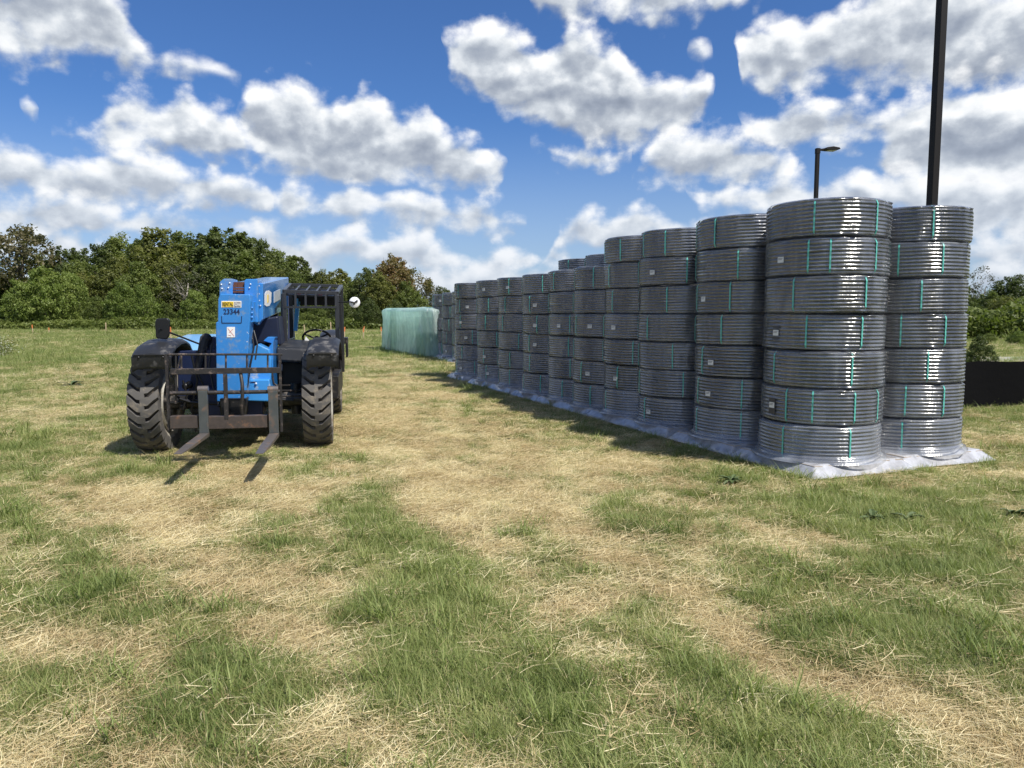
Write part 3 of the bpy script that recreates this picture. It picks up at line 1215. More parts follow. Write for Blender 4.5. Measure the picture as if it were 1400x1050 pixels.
def sheet_mat():
    m_ = bpy.data.materials.new('clear_plastic_sheet')
    m_.use_nodes = True
    t = m_.node_tree
    t.nodes.clear()
    n = N(t)
    o = n.node('ShaderNodeOutputMaterial')
    b = n.node('ShaderNodeBsdfPrincipled')
    tcn = n.node('ShaderNodeNewGeometry').outputs['Position']
    nz = n.noise(tcn, 7.0, 5.0, 0.65)
    n.put(b.inputs['Base Color'], n.mix(nz, (0.62, 0.63, 0.67), (0.78, 0.79, 0.83)))
    b.inputs['Roughness'].default_value = 0.18
    b.inputs['Coat Weight'].default_value = 1.0
    b.inputs['Coat IOR'].default_value = 1.8
    b.inputs['Coat Roughness'].default_value = 0.06
    bp = n.node('ShaderNodeBump')
    bp.inputs['Strength'].default_value = 0.22
    bp.inputs['Distance'].default_value = 0.012
    n.put(bp.inputs['Height'], n.noise(n.vm('MULTIPLY', tcn, (1, 1, 0.4)), 24.0, 4.0, 0.55, dist=1.5))
    n.l.new(bp.outputs[0], b.inputs['Normal'])
    tr = n.node('ShaderNodeBsdfTransparent')
    tr.inputs[0].default_value = (0.8, 0.82, 0.86, 1)
    mx = n.node('ShaderNodeMixShader')
    n.put(mx.inputs[0], n.maprange(nz, 0.3, 0.7, 0.45, 0.75))
    n.l.new(tr.outputs[0], mx.inputs[1])
    n.l.new(b.outputs[0], mx.inputs[2])
    n.l.new(mx.outputs[0], o.inputs[0])
    return m_


MSHEET = sheet_mat()


def sheet_mesh(seed):
    """film pulled down from the bottom coil over the pallet and out on to the grass"""
    n = 74
    E = 0.68
    a = np.linspace(-E, E, n)
    X, Y = np.meshgrid(a, a)
    m_ = np.maximum(np.abs(X), np.abs(Y))
    rad = np.hypot(X, Y)
    z = PZ + 0.012 + 0 * X
    # tent up against the coil
    z = z + np.clip(1 - (rad - CR) / 0.10, 0, 1) ** 2 * 0.015 * (rad > CR - 0.03) * (0.5 + fbm(X, Y, 7, 2, seed))
    drop = np.clip((m_ - 0.56) / 0.115, 0, 1)
    drop = drop ** 0.9
    z = z * (1 - drop) + 0.012 * drop
    z = z + (fbm(X + seed, Y, 2, 2, seed) - 0.5) * 0.004
    z = np.maximum(z, 0.006)
    wob = 1 + (fbm(X * 2, Y * 2, 3, 3, seed + 5) - 0.5) * 0.02 * (m_ > 0.6)
    k = rad < CR - 0.04
    v = np.stack([(X * wob).ravel(), (Y * wob).ravel(), z.ravel()], 1)
    i = np.arange(n * n).reshape(n, n)
    q = np.stack([i[:-1, :-1], i[:-1, 1:], i[1:, 1:], i[1:, :-1]], -1).reshape(-1, 4)
    kk = k.ravel()
    q = q[~(kk[q].all(axis=1))]
    return fast_mesh('plastic_sheet', v, q.ravel(), np.full(len(q), 4), MSHEET, smooth=True)


SHEETS = [sheet_mesh(s) for s in (1, 2, 3)]
ra = math.atan2(RP.y, RP.x)
for j, (row, i, p, nc, sc) in enumerate(STACKS):
    nm = {'front': ORD[i] + ' stack of the front row', 'back': ('right end stack by the black fence' if i == 0 else ORD[i] + ' stack of the rear row'),
          'far': ['near', 'middle', 'far'][i % 3] + ' stack by the green bundle'}[row]
    o = link_mesh('pallet', PAL, None, (p.x, p.y, 0), ra)
    tag(o, 'wooden pallet under the ' + nm, 'pallet', 'pallets under the pipe coils')
    o = link_mesh('plastic_sheet', SHEETS[j % 3], None, (p.x, p.y, 0), ra + (j % 4) * PI / 2)
    o.scale = (1.0, 1.0, 1.0)
    tag(o, 'pale plastic sheet spread round the foot of the ' + nm, 'plastic sheet', 'plastic sheets spread round the pallets')
# ------------------------------------------------------------ telehandler
MBLUE = mat('blue_machine_paint', (0.030, 0.21, 0.57), 0.35, coat=0.5, coat_rough=0.12, vary=0.12, vscale=5,
            dirt=(0.16, 0.25, 0.38), dirt_amt=0.35, dirt_scale=7, fleck=((0.55, 0.60, 0.68), 34.0, 0.735))
MBLUEC = mat('clean_blue_paint', (0.030, 0.21, 0.57), 0.3, coat=0.7, coat_rough=0.08, vary=0.08, vscale=3)
MBLUED = mat('dark_navy_paint', (0.003, 0.012, 0.055), 0.5, vary=0.3, vscale=5)  # machine blue darkened in its colour to stand for chassis shade
MHOOD = mat('dusty_blue_hood', (0.22, 0.46, 0.72), 0.28, coat=0.8, coat_rough=0.1, vary=0.15, vscale=3)  # pale sky reflection painted into the hood's base blue
MBLK = mat('black_machine_paint', (0.008, 0.008, 0.009), 0.45, vary=0.3, vscale=9, dirt=(0.10, 0.085, 0.07), dirt_amt=0.3, dirt_scale=9)
MGREY = mat('dark_grey_plastic', (0.020, 0.021, 0.024), 0.42, vary=0.2, vscale=6, dirt=(0.12, 0.115, 0.11), dirt_amt=0.3, dirt_scale=6)
MCABM = mat('cab_grey_paint', (0.020, 0.021, 0.024), 0.4, coat=0.3, vary=0.15, vscale=6)
MRUST = mat('worn_rusty_steel', (0.075, 0.06, 0.052), 0.55, metal=0.3, vary=0.45, vscale=18, dirt=(0.22, 0.12, 0.07), dirt_amt=0.3, dirt_scale=6, bump=0.002)
MFRAME = mat('worn_black_steel', (0.032, 0.029, 0.028), 0.5, metal=0.2, vary=0.4, vscale=16, dirt=(0.17, 0.13, 0.11), dirt_amt=0.3, dirt_scale=14)
MFORK = mat('fork_steel', (0.17, 0.15, 0.14), 0.42, metal=0.5, vary=0.35, vscale=12, dirt=(0.25, 0.17, 0.12), dirt_amt=0.3, dirt_scale=8)
MSHANK = mat('shank_steel', (0.085, 0.095, 0.095), 0.45, metal=0.35, vary=0.3, vscale=12, dirt=(0.17, 0.12, 0.09), dirt_amt=0.4, dirt_scale=8)
MTYRE = mat('tyre_rubber', (0.115, 0.108, 0.100), 0.85, vary=0.25, vscale=9, dirt=(0.22, 0.19, 0.15), dirt_amt=0.35, dirt_scale=8, bump=0.003, spec=0.3)
MGROOVE = mat('tyre_groove_rubber', (0.035, 0.031, 0.028), 0.9, vary=0.25, vscale=9, dirt=(0.11, 0.09, 0.07), dirt_amt=0.3, dirt_scale=7, spec=0.2)
MSIDE = mat('dusty_sidewall', (0.34, 0.31, 0.26), 0.85, vary=0.3, vscale=8, dirt=(0.16, 0.14, 0.12), dirt_amt=0.3, dirt_scale=6)
MRIM = mat('cream_rim_paint', (0.55, 0.53, 0.47), 0.5, vary=0.15, vscale=6, dirt=(0.25, 0.2, 0.14), dirt_amt=0.4)
MHOSE = mat('black_hose', (0.007, 0.007, 0.008), 0.4)
MCHAIN = mat('rusty_chain', (0.12, 0.045, 0.025), 0.7, vary=0.4, vscale=20)
MWHITE = mat('white_decal', (0.80, 0.80, 0.78), 0.4)
MYEL = mat('yellow_decal', (0.80, 0.56, 0.04), 0.4)
MBOLT = mat('bright_bolt', (0.72, 0.76, 0.82), 0.3, metal=0.3)
MRED = mat('red_mark', (0.5, 0.04, 0.03), 0.4)
MMIR = mat('white_mirror_back', (0.86, 0.86, 0.86), 0.25, coat=0.5)
MSTEEL = mat('bright_steel', (0.5, 0.5, 0.5), 0.25, metal=0.8)

tele = empty('telehandler', tuple(M0), MA)
tag(tele, 'blue telehandler with worn pallet forks, open black cab and lugged tyres', 'telehandler')


def L(u, v, ly):
    """photo point -> the machine's own frame, on the plane ly metres behind the front axle"""
    d = ray(u, v)
    t = (ly + M0.dot(MY)) / (d.x * MY.x + d.y * MY.y)
    P = Vector((d.x * t, d.y * t, 0)) - M0
    return Vector((P.dot(MR), ly, EYE + t * d.z))


def slab(mb, pts, ly, dep):
    """polygon seen face on at plane ly, dep metres deep towards the rear"""
    q = [L(u, v, ly) for u, v in pts]
    mb.prism([(p.x, p.z) for p in q], 1, ly, ly + dep)
    return mb


# -- wheels
TR, TW = 0.58, 0.325


def tyre_mesh():
    mb = MB()
    mb.mi = 1
    h = TW / 2
    prof = [(0.33, -h * 0.72), (0.40, -h * 0.93), (0.48, -h * 0.98), (0.525, -h * 0.90), (0.545, -h * 0.6), (0.55, 0), (0.545, h * 0.6), (0.525, h * 0.90),
            (0.48, h * 0.98), (0.40, h * 0.93), (0.33, h * 0.72), (0.32, 0)]
    mb.lathe(prof[2:9], 56, 'X')
    mb.mi = 2
    mb.lathe(prof[0:3], 56, 'X')
    mb.lathe(prof[8:11], 56, 'X')
    mb.mi = 1
    mb.lathe([prof[10], prof[11], prof[0]], 56, 'X')
    mb.mi = 0
    nl = 26
    for k in range(nl):
        for sd_ in (-1, 1):
            t0 = 2 * PI * (k + (0.5 if sd_ > 0 else 0)) / nl
            secs = []
            # from the middle out to the shoulder, swept back as a chevron
            for j, (x, dt, r_in, r_out, wd) in enumerate([(-0.022, -0.02, .53, TR, .105), (0.06, 0.0, .53, TR, .10), (0.12, 0.10, .53, TR - .003, .105),
                                                          (0.165, 0.17, .52, TR - .012, .115), (h + 0.004, 0.20, .47, TR - .05, .12), (h + 0.001, 0.205, .43, TR - .10, .10)]):
                c = t0 - dt
                row = []
                for (rr, s_) in ((r_in, -1), (r_out, -.86), (r_out, .86), (r_in, 1)):
                    a = c + s_ * wd / 2 / TR * (1.0 if rr == r_out else 1.2)
                    row.append((sd_ * x, rr * math.cos(a), rr * math.sin(a)))
                secs.append(row)
            vs = [p for row in secs for p in row]
            fs = []
            for j in range(len(secs) - 1):
                for q in range(4):
                    fs.append((j * 4 + q, j * 4 + (q + 1) % 4, (j + 1) * 4 + (q + 1) % 4, (j + 1) * 4 + q))
            fs.append((0, 1, 2, 3))
            e = (len(secs) - 1) * 4
            fs.append((e, e + 3, e + 2, e + 1))
            mb.add(vs, fs)
    return mb.mesh('tyre', [MTYRE, MGROOVE, MSIDE], smooth=True, autos=32)


def rim_mesh():
    mb = MB()
    mb.mi = 0
    prof = [(0.345, -0.15), (0.36, -0.16), (0.35, -0.13), (0.31, -0.12), (0.30, 0.12), (0.35, 0.13), (0.36, 0.16), (0.345, 0.15), (0.29, 0.145), (0.28, 0.06), (0.12, 0.05),
            (0.11, 0.09), (0.001, 0.10), (0.001, -0.02), (0.27, -0.03), (0.29, -0.145)]
    mb.lathe(prof, 40, 'X')
    for k in range(8):
        a = 2 * PI * k / 8
        mb.ball((0.055, 0.2 * math.cos(a), 0.2 * math.sin(a)), 0.018, seg=6, rings=4)
    return mb.mesh('wheel', MRIM, smooth=True, autos=35)


TY = tyre_mesh()
RI = rim_mesh()
for (x, y, steer, fl) in ((-0.875, 0.0, -2, PI), (0.985, 0.05, 1, 0), (-0.965, 3.15, 0, PI), (1.0, 3.15, 0, 0)):
    wh = link_mesh('wheel', RI, tele, (x, y, TR - 0.015), fl + R(steer))
    ty = link_mesh('tyre', TY, wh)
    if fl:
        ty.rotation_euler = (0, 0, PI)
    ty.rotation_euler[0] = random.uniform(0, 6)

# -- frame, axles
mb = MB()
mb.box(-0.36, 0.42, 0.05, 3.6, 0.50, 0.82)
mb.box(-0.30, 0.36, -0.32, 0.05, 0.42, 0.74)
mb.box(-0.9, 0.9, 3.55, 3.85, 0.55, 1.0)
mb.build('chassis', MBLUED, tele, bev=0.012)
for y in (0.0, 3.15):
    mb = MB()
    mb.tube([(-0.84, y, TR - .02), (-0.5, y, TR - .02), (-0.2, y, TR), (0, y, TR), (0.2, y, TR), (0.5, y, TR - .02), (0.84, y, TR - .02)], [.10, .09, .12, .19, .12, .09, .10], 14)
    for s_ in (-1, 1):
        mb.tube([(s_ * 0.72, y, TR - .2), (s_ * 0.72, y, TR + .18)], 0.06, 10)
        mb.tube([(s_ * 0.2, y - 0.14, TR + .03), (s_ * 0.7, y - 0.14, TR - .02)], 0.022, 8)
    mb.build('axle', MBLK, tele, smooth=True)

# -- dark bay between the wheels on the engine side, hydraulic clutter
mb = MB()
slab(mb, [(243, 480), (298, 478), (298, 548), (243, 548)], -0.05, 0.10)
mb.build('front_bulkhead', MBLUED, tele, bev=0.01)
mb = MB()
for pts, r_ in (([(262, 486), (270, 520), (262, 560), (268, 590)], 0.012), ([(268, 505), (280, 530), (285, 560)], 0.011), ([(246, 545), (262, 550), (300, 552)], 0.02),
                ([(300, 545), (304, 570), (320, 585)], 0.014), ([(335, 535), (338, 560), (330, 580)], 0.014), ([(250, 520), (256, 540), (250, 560)], 0.013),
                ([(322, 538), (317, 556), (322, 580)], 0.013)):
    mb.tube([L(u, v, -0.32) for u, v in pts], r_, 8)
mb.tube([L(290, 470, -0.5), L(286, 500, -0.6), L(292, 530, -0.6), L(300, 556, -0.8)], 0.012, 8)
mb.tube([L(344, 452, -0.5), L(347, 475, -0.6), L(342, 500, -0.66), L(338, 530, -0.7)], 0.011, 8)
mb.tube([L(347, 452, -0.45), L(352, 470, -0.5), L(349, 492, -0.55)], 0.009, 8)
for (u, v) in ((254, 528), (259, 526), (256, 548), (250, 556)):
    mb.ball(L(u, v, -0.22), 0.045, seg=8, rings=6)
mb.build('hydraulic_hoses', MHOSE, tele, smooth=True)

# -- engine hood at the left, pale with sky
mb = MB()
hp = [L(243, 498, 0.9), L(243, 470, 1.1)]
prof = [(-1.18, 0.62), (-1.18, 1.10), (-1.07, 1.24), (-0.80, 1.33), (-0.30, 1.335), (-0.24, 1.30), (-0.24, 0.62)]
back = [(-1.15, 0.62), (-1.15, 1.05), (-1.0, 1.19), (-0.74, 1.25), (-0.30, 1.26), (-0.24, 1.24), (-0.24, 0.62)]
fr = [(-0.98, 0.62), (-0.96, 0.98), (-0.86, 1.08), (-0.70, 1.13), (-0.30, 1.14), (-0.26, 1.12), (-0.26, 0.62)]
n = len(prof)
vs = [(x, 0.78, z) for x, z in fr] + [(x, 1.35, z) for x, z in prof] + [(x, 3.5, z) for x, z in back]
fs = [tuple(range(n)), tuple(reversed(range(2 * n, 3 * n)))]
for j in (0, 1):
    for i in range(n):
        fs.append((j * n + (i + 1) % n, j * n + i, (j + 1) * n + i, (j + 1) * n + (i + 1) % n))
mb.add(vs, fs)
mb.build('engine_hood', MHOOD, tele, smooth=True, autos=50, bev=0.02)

# -- boom: long box running back and slightly up, and the nose hanging at its front
BZ0, BZ1 = 1.545, 1.985
mb = MB()
a0 = L(341, 385, -0.30)
a1 = L(359, 388, -0.30)
y0, y1 = -0.25, 3.05
xl, xr = -0.02, 0.33
zt0, zb0 = L(355, 387, y0).z, L(359, 437, y0).z
zt1 = L(385, 379, y1).z
zb1 = zt1 - 0.50
xr0 = L(359, 400, y0).x
xr1 = L(395, 400, y1).x
xl0, xl1 = xr0 - 0.36, xr1 - 0.36
print('boom', xl0, xr0, xr1, zt0, zb0, zt1)
ch = 0.03
mb.hexa([(xl0, y0, zb0), (xr0, y0, zb0), (xr0, y0, zt0), (xl0, y0, zt0)], [(xl1, y1, zb1), (xr1, y1, zb1), (xr1, y1, zt1), (xl1, y1, zt1)])
boom = mb.build('boom', MBLUEC, tele, bev=0.012)
# boom decals: on its right flank
fl_n = (Vector((xr1, y1, 0)) - Vector((xr0, y0, 0))).normalized()


def flank(u, v, off=0.004):
    """where the photo ray meets the boom's right side"""
    d = ray(u, v)
    o_ = Vector((0, 0, EYE)) - M0
    lo = Vector((o_.dot(MR), o_.dot(MY), EYE))
    ld = Vector((Vector((d.x, d.y, 0)).dot(MR), Vector((d.x, d.y, 0)).dot(MY), d.z))
    nrm = Vector((fl_n.y, -fl_n.x, 0))
    t = (Vector((xr0, y0, 0)) - lo).dot(nrm) / ld.dot(nrm)
    return lo + ld * t + nrm * off


def decal(pts, m_, name, parent, off=0.004):
    mb = MB()
    q = [flank(u, v, off) for u, v in pts]
    nrm = Vector((fl_n.y, -fl_n.x, 0))
    k = len(q)
    vs = q + [p - nrm * 0.003 for p in q]
    fs = [tuple(range(k)), tuple(reversed(range(k, 2 * k)))] + [(i, i + k, (i + 1) % k + k, (i + 1) % k) for i in range(k)]
    mb.add(vs, fs)
    return mb.build(name, m_, parent)


decal([(361.7, 417), (361.7, 402), (364, 397.8), (367.5, 397), (371, 400), (370.5, 407), (370.5, 413), (368, 418), (364, 419)], MWHITE, 'boom_decal', boom)
decal([(365, 403), (366.3, 402.5), (366.3, 413.5), (365, 414)], MYEL, 'decal_mark', boom, 0.008)
decal([(374.5, 399), (383, 395), (383, 409), (374.5, 414)], mat('silver_decal', (0.50, 0.56, 0.62), 0.4, vary=0.3, vscale=20), 'boom_decal', boom)
# lift cylinder under the boom
mb = MB()
mb.tube([(xr0 - 0.12, 0.35, 0.95), (xr0 - 0.10, 1.9, zb1 - 0.05)], 0.055, 12)
mb.tube([(xr0 - 0.125, 0.30, 0.90), (xr0 - 0.12, 0.7, 1.06)], 0.07, 12)
mb.build('lift_cylinder', MBLK, tele, smooth=True)
# boom pivot posts at the rear
mb = MB()
for x in (xl1 - 0.06, xr1 + 0.01):
    mb.prism([(2.4, 0.8), (3.4, 0.8), (3.25, zt1 - 0.1), (2.85, zt1 - 0.1)], 0, x, x + 0.04)
mb.build('boom_pivot_plates', MBLUED, tele)

# bolted head: side plates with bright bolts, chains between
mb = MB()
slab(mb, [(300, 441), (300, 386), (306, 381), (318, 381), (318, 441)], -0.50, 0.35)
slab(mb, [(334, 441), (334, 384), (336, 381.5), (352, 381.5), (353, 441)], -0.50, 0.35)
slab(mb, [(318, 402), (334, 402), (334, 441), (318, 441)], -0.42, 0.2)
slab(mb, [(346, 441), (346, 388), (359.5, 387), (359.5, 436), (352, 445)], -0.36, 0.16)
head = mb.build('boom_head', MBLUE, tele, bev=0.008)
mb = MB()
for (u, v) in ((302.5, 389), (314, 387), (303.5, 394.5), (312, 393.5), (342.5, 388.5), (341, 393.5)):
    mb.ball(L(u, v, -0.505), 0.0095, 0.009, seg=8, rings=5)
for (u, v) in ((349, 396), (354, 391), (354, 402), (349.5, 406.5), (354.5, 411), (349.5, 427), (353.5, 432), (350, 437.5), (353.5, 442), (356, 418)):
    mb.ball(L(u, v, -0.37), 0.0095, 0.012, seg=8, rings=5)
mb.build('bolts', MBOLT, head, smooth=True)
mb = MB()
for u in (320.5, 329.5):
    for j in range(7):
        a = R(-20 + j * 24)
        p = L(u, 392, -0.45)
        mb.box(p.x - 0.035, p.x + 0.035, p.y - 0.10 * math.cos(a) - .012 + .08, p.y - 0.10 * math.cos(a) + .012 + .08, p.z - .03 + 0.075 * math.sin(a) - .012, p.z - .03 + 0.075 * math.sin(a) + .012)
mb.build('chain', MCHAIN, head)

# the nose: a tall blue box face
NY = -0.78
nose_pts = [(298.2, 409), (301, 401.6), (341.5, 402.4), (342.8, 412), (338.6, 500), (336, 549), (296.5, 549), (295.6, 500), (295.0, 441), (297.8, 440)]
mb = MB()
slab(mb, nose_pts, NY, 0.30)
nose = mb.build('boom_nose', MBLUE, tele, bev=0.010)
mb = MB()
slab(mb, [(343, 411), (347, 413), (347, 440), (341.5, 441)], -0.66, 0.16)
for v in (421, 428, 434):
    mb.ball(L(344.5, v, -0.67), 0.013, seg=8, rings=5)
mb.build('nose_bracket', MBLUE, tele)
# an access plate line on the nose
mb = MB()
for a, b in (((303.5, 441.5), (330, 441.5)), ((303.5, 441.5), (303, 432)), ((330, 441.5), (330.5, 432))):
    p, q = L(*a, NY - 0.002), L(*b, NY - 0.002)
    mb.tube([p, q], 0.003, 4, square=True)
mb.build('access_plate', MBLUED, nose)


def plate(u0, v0, u1, v1, ly, m_, name, parent, th=0.003):
    mb = MB()
    slab(mb, [(u0, v1), (u1, v1), (u1, v0), (u0, v0)], ly - th, th)
    return mb.build(name, m_, parent)


def text(s, u0, u1, vb, vt, ly, m_, name, parent, bold=True, th=0.0015):
    cu = bpy.data.curves.new(name, 'FONT')
    cu.body = s
    cu.extrude = 0.0007
    cu.offset = 0.012 if bold else 0.0
    cu.resolution_u = 3
    ob = bpy.data.objects.new(name, cu)
    C.objects.link(ob)
    bpy.context.view_layer.update()
    me = bpy.data.meshes.new_from_object(ob.evaluated_get(bpy.context.evaluated_depsgraph_get()))
    C.objects.unlink(ob)
    bpy.data.objects.remove(ob)
    n_ = len(me.vertices)
    a = np.empty(n_ * 3)
    me.vertices.foreach_get('co', a)
    a = a.reshape(-1, 3)
    mn, mx = a.min(0), a.max(0)
    p0, p1 = L(u0, vb, ly), L(u1, vt, ly)
    sx = (p1.x - p0.x) / (mx[0] - mn[0])
    sz = (p1.z - p0.z) / (mx[1] - mn[1])
    out_ = np.stack([p0.x + (a[:, 0] - mn[0]) * sx, ly - th * (0.5 + (a[:, 2] > 0)), p0.z + (a[:, 1] - mn[1]) * sz], 1)
    me.vertices.foreach_set('co', out_.ravel())
    me.materials.clear()
    me.materials.append(m_)
    me.name = name
    return link_mesh(name, me, parent)


plate(302.6, 411.4, 330.0, 420.4, NY - 0.001, MWHITE, 'company_sign', nose)
plate(303.8, 412.4, 319.2, 419.4, NY - 0.0045, MYEL, 'sign_panel', nose)
MINKB = mat('sign_black', (0.012, 0.012, 0.012), 0.5)
text('RENTAL', 304.4, 318.8, 418.4, 413.4, NY - 0.0078, MINKB, 'sign_lettering', nose)
plate(320.2, 412.6, 329.0, 419.2, NY - 0.0045, mat('sign_grey', (0.30, 0.28, 0.27), 0.5), 'sign_panel', nose)
text('One', 321.0, 328.4, 418.4, 413.6, NY - 0.0078, MWHITE, 'sign_lettering', nose)
text('23344', 305.6, 327.6, 429.6, 422.4, NY - 0.002, mat('number_ink', (0.006, 0.015, 0.07), 0.5), 'fleet_number', nose)
plate(310.2, 447.0, 321.2, 461.2, NY - 0.001, MWHITE, 'warning_label', nose)
mb = MB()
for a, b in (((311.5, 449), (320, 459.5)), ((313, 455), (318.5, 450)), ((312, 458), (316, 459))):
    mb.tube([L(*a, NY - 0.005), L(*b, NY - 0.005)], 0.0014, 4, square=True)
mb.build('label_drawing', MRED, nose)

# -- blue cowl and bracket work to the right of the nose
mb = MB()
slab(mb, [(336, 492), (338, 484), (352, 470), (368, 478), (371, 492), (370, 521), (336, 521)], -0.30, 0.26)
slab(mb, [(334, 519), (368, 519), (370, 531), (368, 549), (334, 548)], -0.42, 0.36)
cowl = mb.build('front_cowl', mat('light_blue_paint', (0.045, 0.27, 0.66), 0.35, coat=0.5, vary=0.12, vscale=5, dirt=(0.35, 0.42, 0.5), dirt_amt=0.25, dirt_scale=9), tele, bev=0.012)
plate(339, 522, 350.5, 523.2, -0.422, MBLUED, 'seam', cowl)
mb = MB()
mb.ball(L(350, 524.5, -0.43), 0.014, seg=8, rings=6)
mb.build('bolts', MBOLT, cowl)
mb = MB()
slab(mb, [(334.2, 498), (337, 488), (343, 489), (341, 498)], -0.305, 0.004)
mb.build('scuffed_edge', MWHITE, cowl)
mb = MB()
slab(mb, [(367.5, 475), (373.5, 466), (373.5, 535), (367.5, 540)], -0.20, 0.5)
slab(mb, [(360, 466), (366, 460.5), (376, 461.5), (373, 470)], -0.05, 0.3)
mb.build('side_plate', MBLUEC, tele, bev=0.006)
mb = MB()
slab(mb, [(331, 440), (380, 432), (384, 472), (352, 470), (334, 486)], 0.25, 0.6)
mb.build('dark_housing', mat('slate_panel', (0.008, 0.013, 0.035), 0.45, vary=0.25, vscale=7), tele, bev=0.02)

# -- tilt linkage below the nose
mb = MB()
slab(mb, [(300, 545), (336, 545), (332, 572), (304, 572)], -0.86, 0.24)
slab(mb, [(309, 560), (312, 560), (314, 585), (309, 585)], -0.98, 0.1)
slab(mb, [(328, 560), (331, 560), (333, 585), (328, 585)], -0.98, 0.1)
mb.build('quick_attach', MBLK, tele, bev=0.01)

# -- black cylinder left of the nose, and its hose elbows
mb = MB()
mb.tube([L(271, 505, -0.1), L(276, 480, -0.05), L(281, 462, 0.0)], [0.045, 0.05, 0.062], 14)
mb.ball(L(282, 463, 0.0), 0.066, seg=14, rings=8)
mb.build('front_cylinder', MBLK, tele, smooth=True)
mb = MB()
slab(mb, [(282, 466), (288, 460), (294, 462), (296, 504), (276, 504)], 0.02, 0.2)
mb.build('side_housing', MBLUED, tele, bev=0.012)

# -- forks and the load backrest; everything hangs at ly = -1.1
FY = -1.12
rack = MB()
rack.tube([L(228.8, 484.6, FY), L(386, 484.6, FY)], 0.012, 8)
for u in (231.5, 385.8):
    pass
rack.box(*[c for c in (L(230, 590, FY).x, L(233.5, 590, FY).x)], FY - 0.02, FY + 0.02, L(231, 590, FY).z, L(231, 484, FY).z)
rack.box(L(383.8, 590, FY).x, L(387, 590, FY).x, FY - 0.02, FY + 0.02, L(386, 590, FY).z, L(386, 484, FY).z)
for u in (240.5, 248, 281, 308.8, 337.5, 366):
    rack.tube([L(u, 485, FY), L(u, 504, FY)], 0.010, 6)
rack.tube([L(248, 484, FY), L(243, 503, FY)], 0.010, 6)
z0 = L(231, 590, FY).z
rk = rack.build('load_backrest', MFRAME, tele)
mb = MB()
mb.box(L(233, 507, FY).x + 0.002, L(383.5, 507, FY).x, FY - 0.028, FY + 0.028, L(300, 511, FY).z, L(300, 503.2, FY).z)
mb.build('top_bar', MFRAME, tele, bev=0.004)
mb = MB()
xa, xb = L(233.5, 536, FY).x, L(383.5, 536, FY).x
mb.tube([(xa, FY - 0.03, L(300, 536, FY).z), (xb, FY - 0.03, L(300, 536.5, FY).z)], 0.021, 12)
for u0, u1 in ((307, 312.5),):
    mb.box(L(u0, 540, FY).x, L(u1, 540, FY).x, FY - 0.055, FY - 0.0285, L(310, 572, FY).z, L(310, 511, FY).z)
mb.tube([L(329, 511, FY), L(331, 524, FY - 0.04), L(331.5, 540, FY - 0.06), L(330, 556, FY - 0.03), L(331, 568, FY)], 0.019, 8)
mb.tube([L(240, 511, FY), L(241, 530, FY), L(240, 552, FY)], 0.012, 6)
mb.build('fork_shaft', MFRAME, tele, smooth=True)
mb = MB()
mb.box(L(233.8, 577, FY).x, L(272, 577, FY).x, FY - 0.05, FY + 0.05, L(250, 585, FY).z, L(250, 568, FY).z)
mb.box(L(284, 577, FY).x, L(366, 577, FY).x, FY - 0.05, FY + 0.05, L(320, 585, FY).z, L(320, 568, FY).z)
mb.build('lower_bar', MRUST, tele, bev=0.005)
ztip = None
for (ua, ub, uh0, uh1, ut0, ut1) in ((272.5, 285.2, 271, 284.5, 238.5, 268), (368, 381, 367.8, 381, 350.5, 364.5)):
    mb = MB()
    FS = FY - 0.075
    p0, p1 = L(ua, 592, FS), L(ub, 592, FS)
    zt = L(ua, 534.5, FS).z
    zb = L(ua, 592.5, FS).z
    mb.box(p0.x, p1.x, FS, FS + 0.045, zb, zt)
    fk = mb.build('fork_shank', MSHANK, tele, bev=0.004)
    mb = MB()
    mb.tube([(p0.x - 0.006, FS + 0.04, zt + 0.012), (p1.x + 0.006, FS + 0.04, zt + 0.012)], 0.038, 14)
    mb.build('fork_eye', MFORK, fk, smooth=True)
    # blade: tapers to the tip and runs 1.15 m forward
    mb = MB()
    TYP = FS - 1.15
    w0 = p1.x - p0.x
    t0, t1 = p0.x, p1.x
    vs_top = [(t0, FS + 0.045, zb), (t1, FS + 0.045, zb), (t1, FS - 0.7, zb - 0.004), (t1 - 0.012, TYP, zb - 0.008), (t0 + 0.012, TYP, zb - 0.008), (t0, FS - 0.7, zb - 0.004)]
    vs_bot = [(x, y, z - th) for (x, y, z), th in zip(vs_top, (0.042, 0.042, 0.03, 0.008, 0.008, 0.03))]
    n_ = 6
    fs = [tuple(range(n_)), tuple(reversed(range(n_, 2 * n_)))] + [(i, i + n_, (i + 1) % n_ + n_, (i + 1) % n_) for i in range(n_)]
    mb.add(vs_top + vs_bot, fs)
    mb.build('fork_blade', MFORK, tele, bev=0.003)

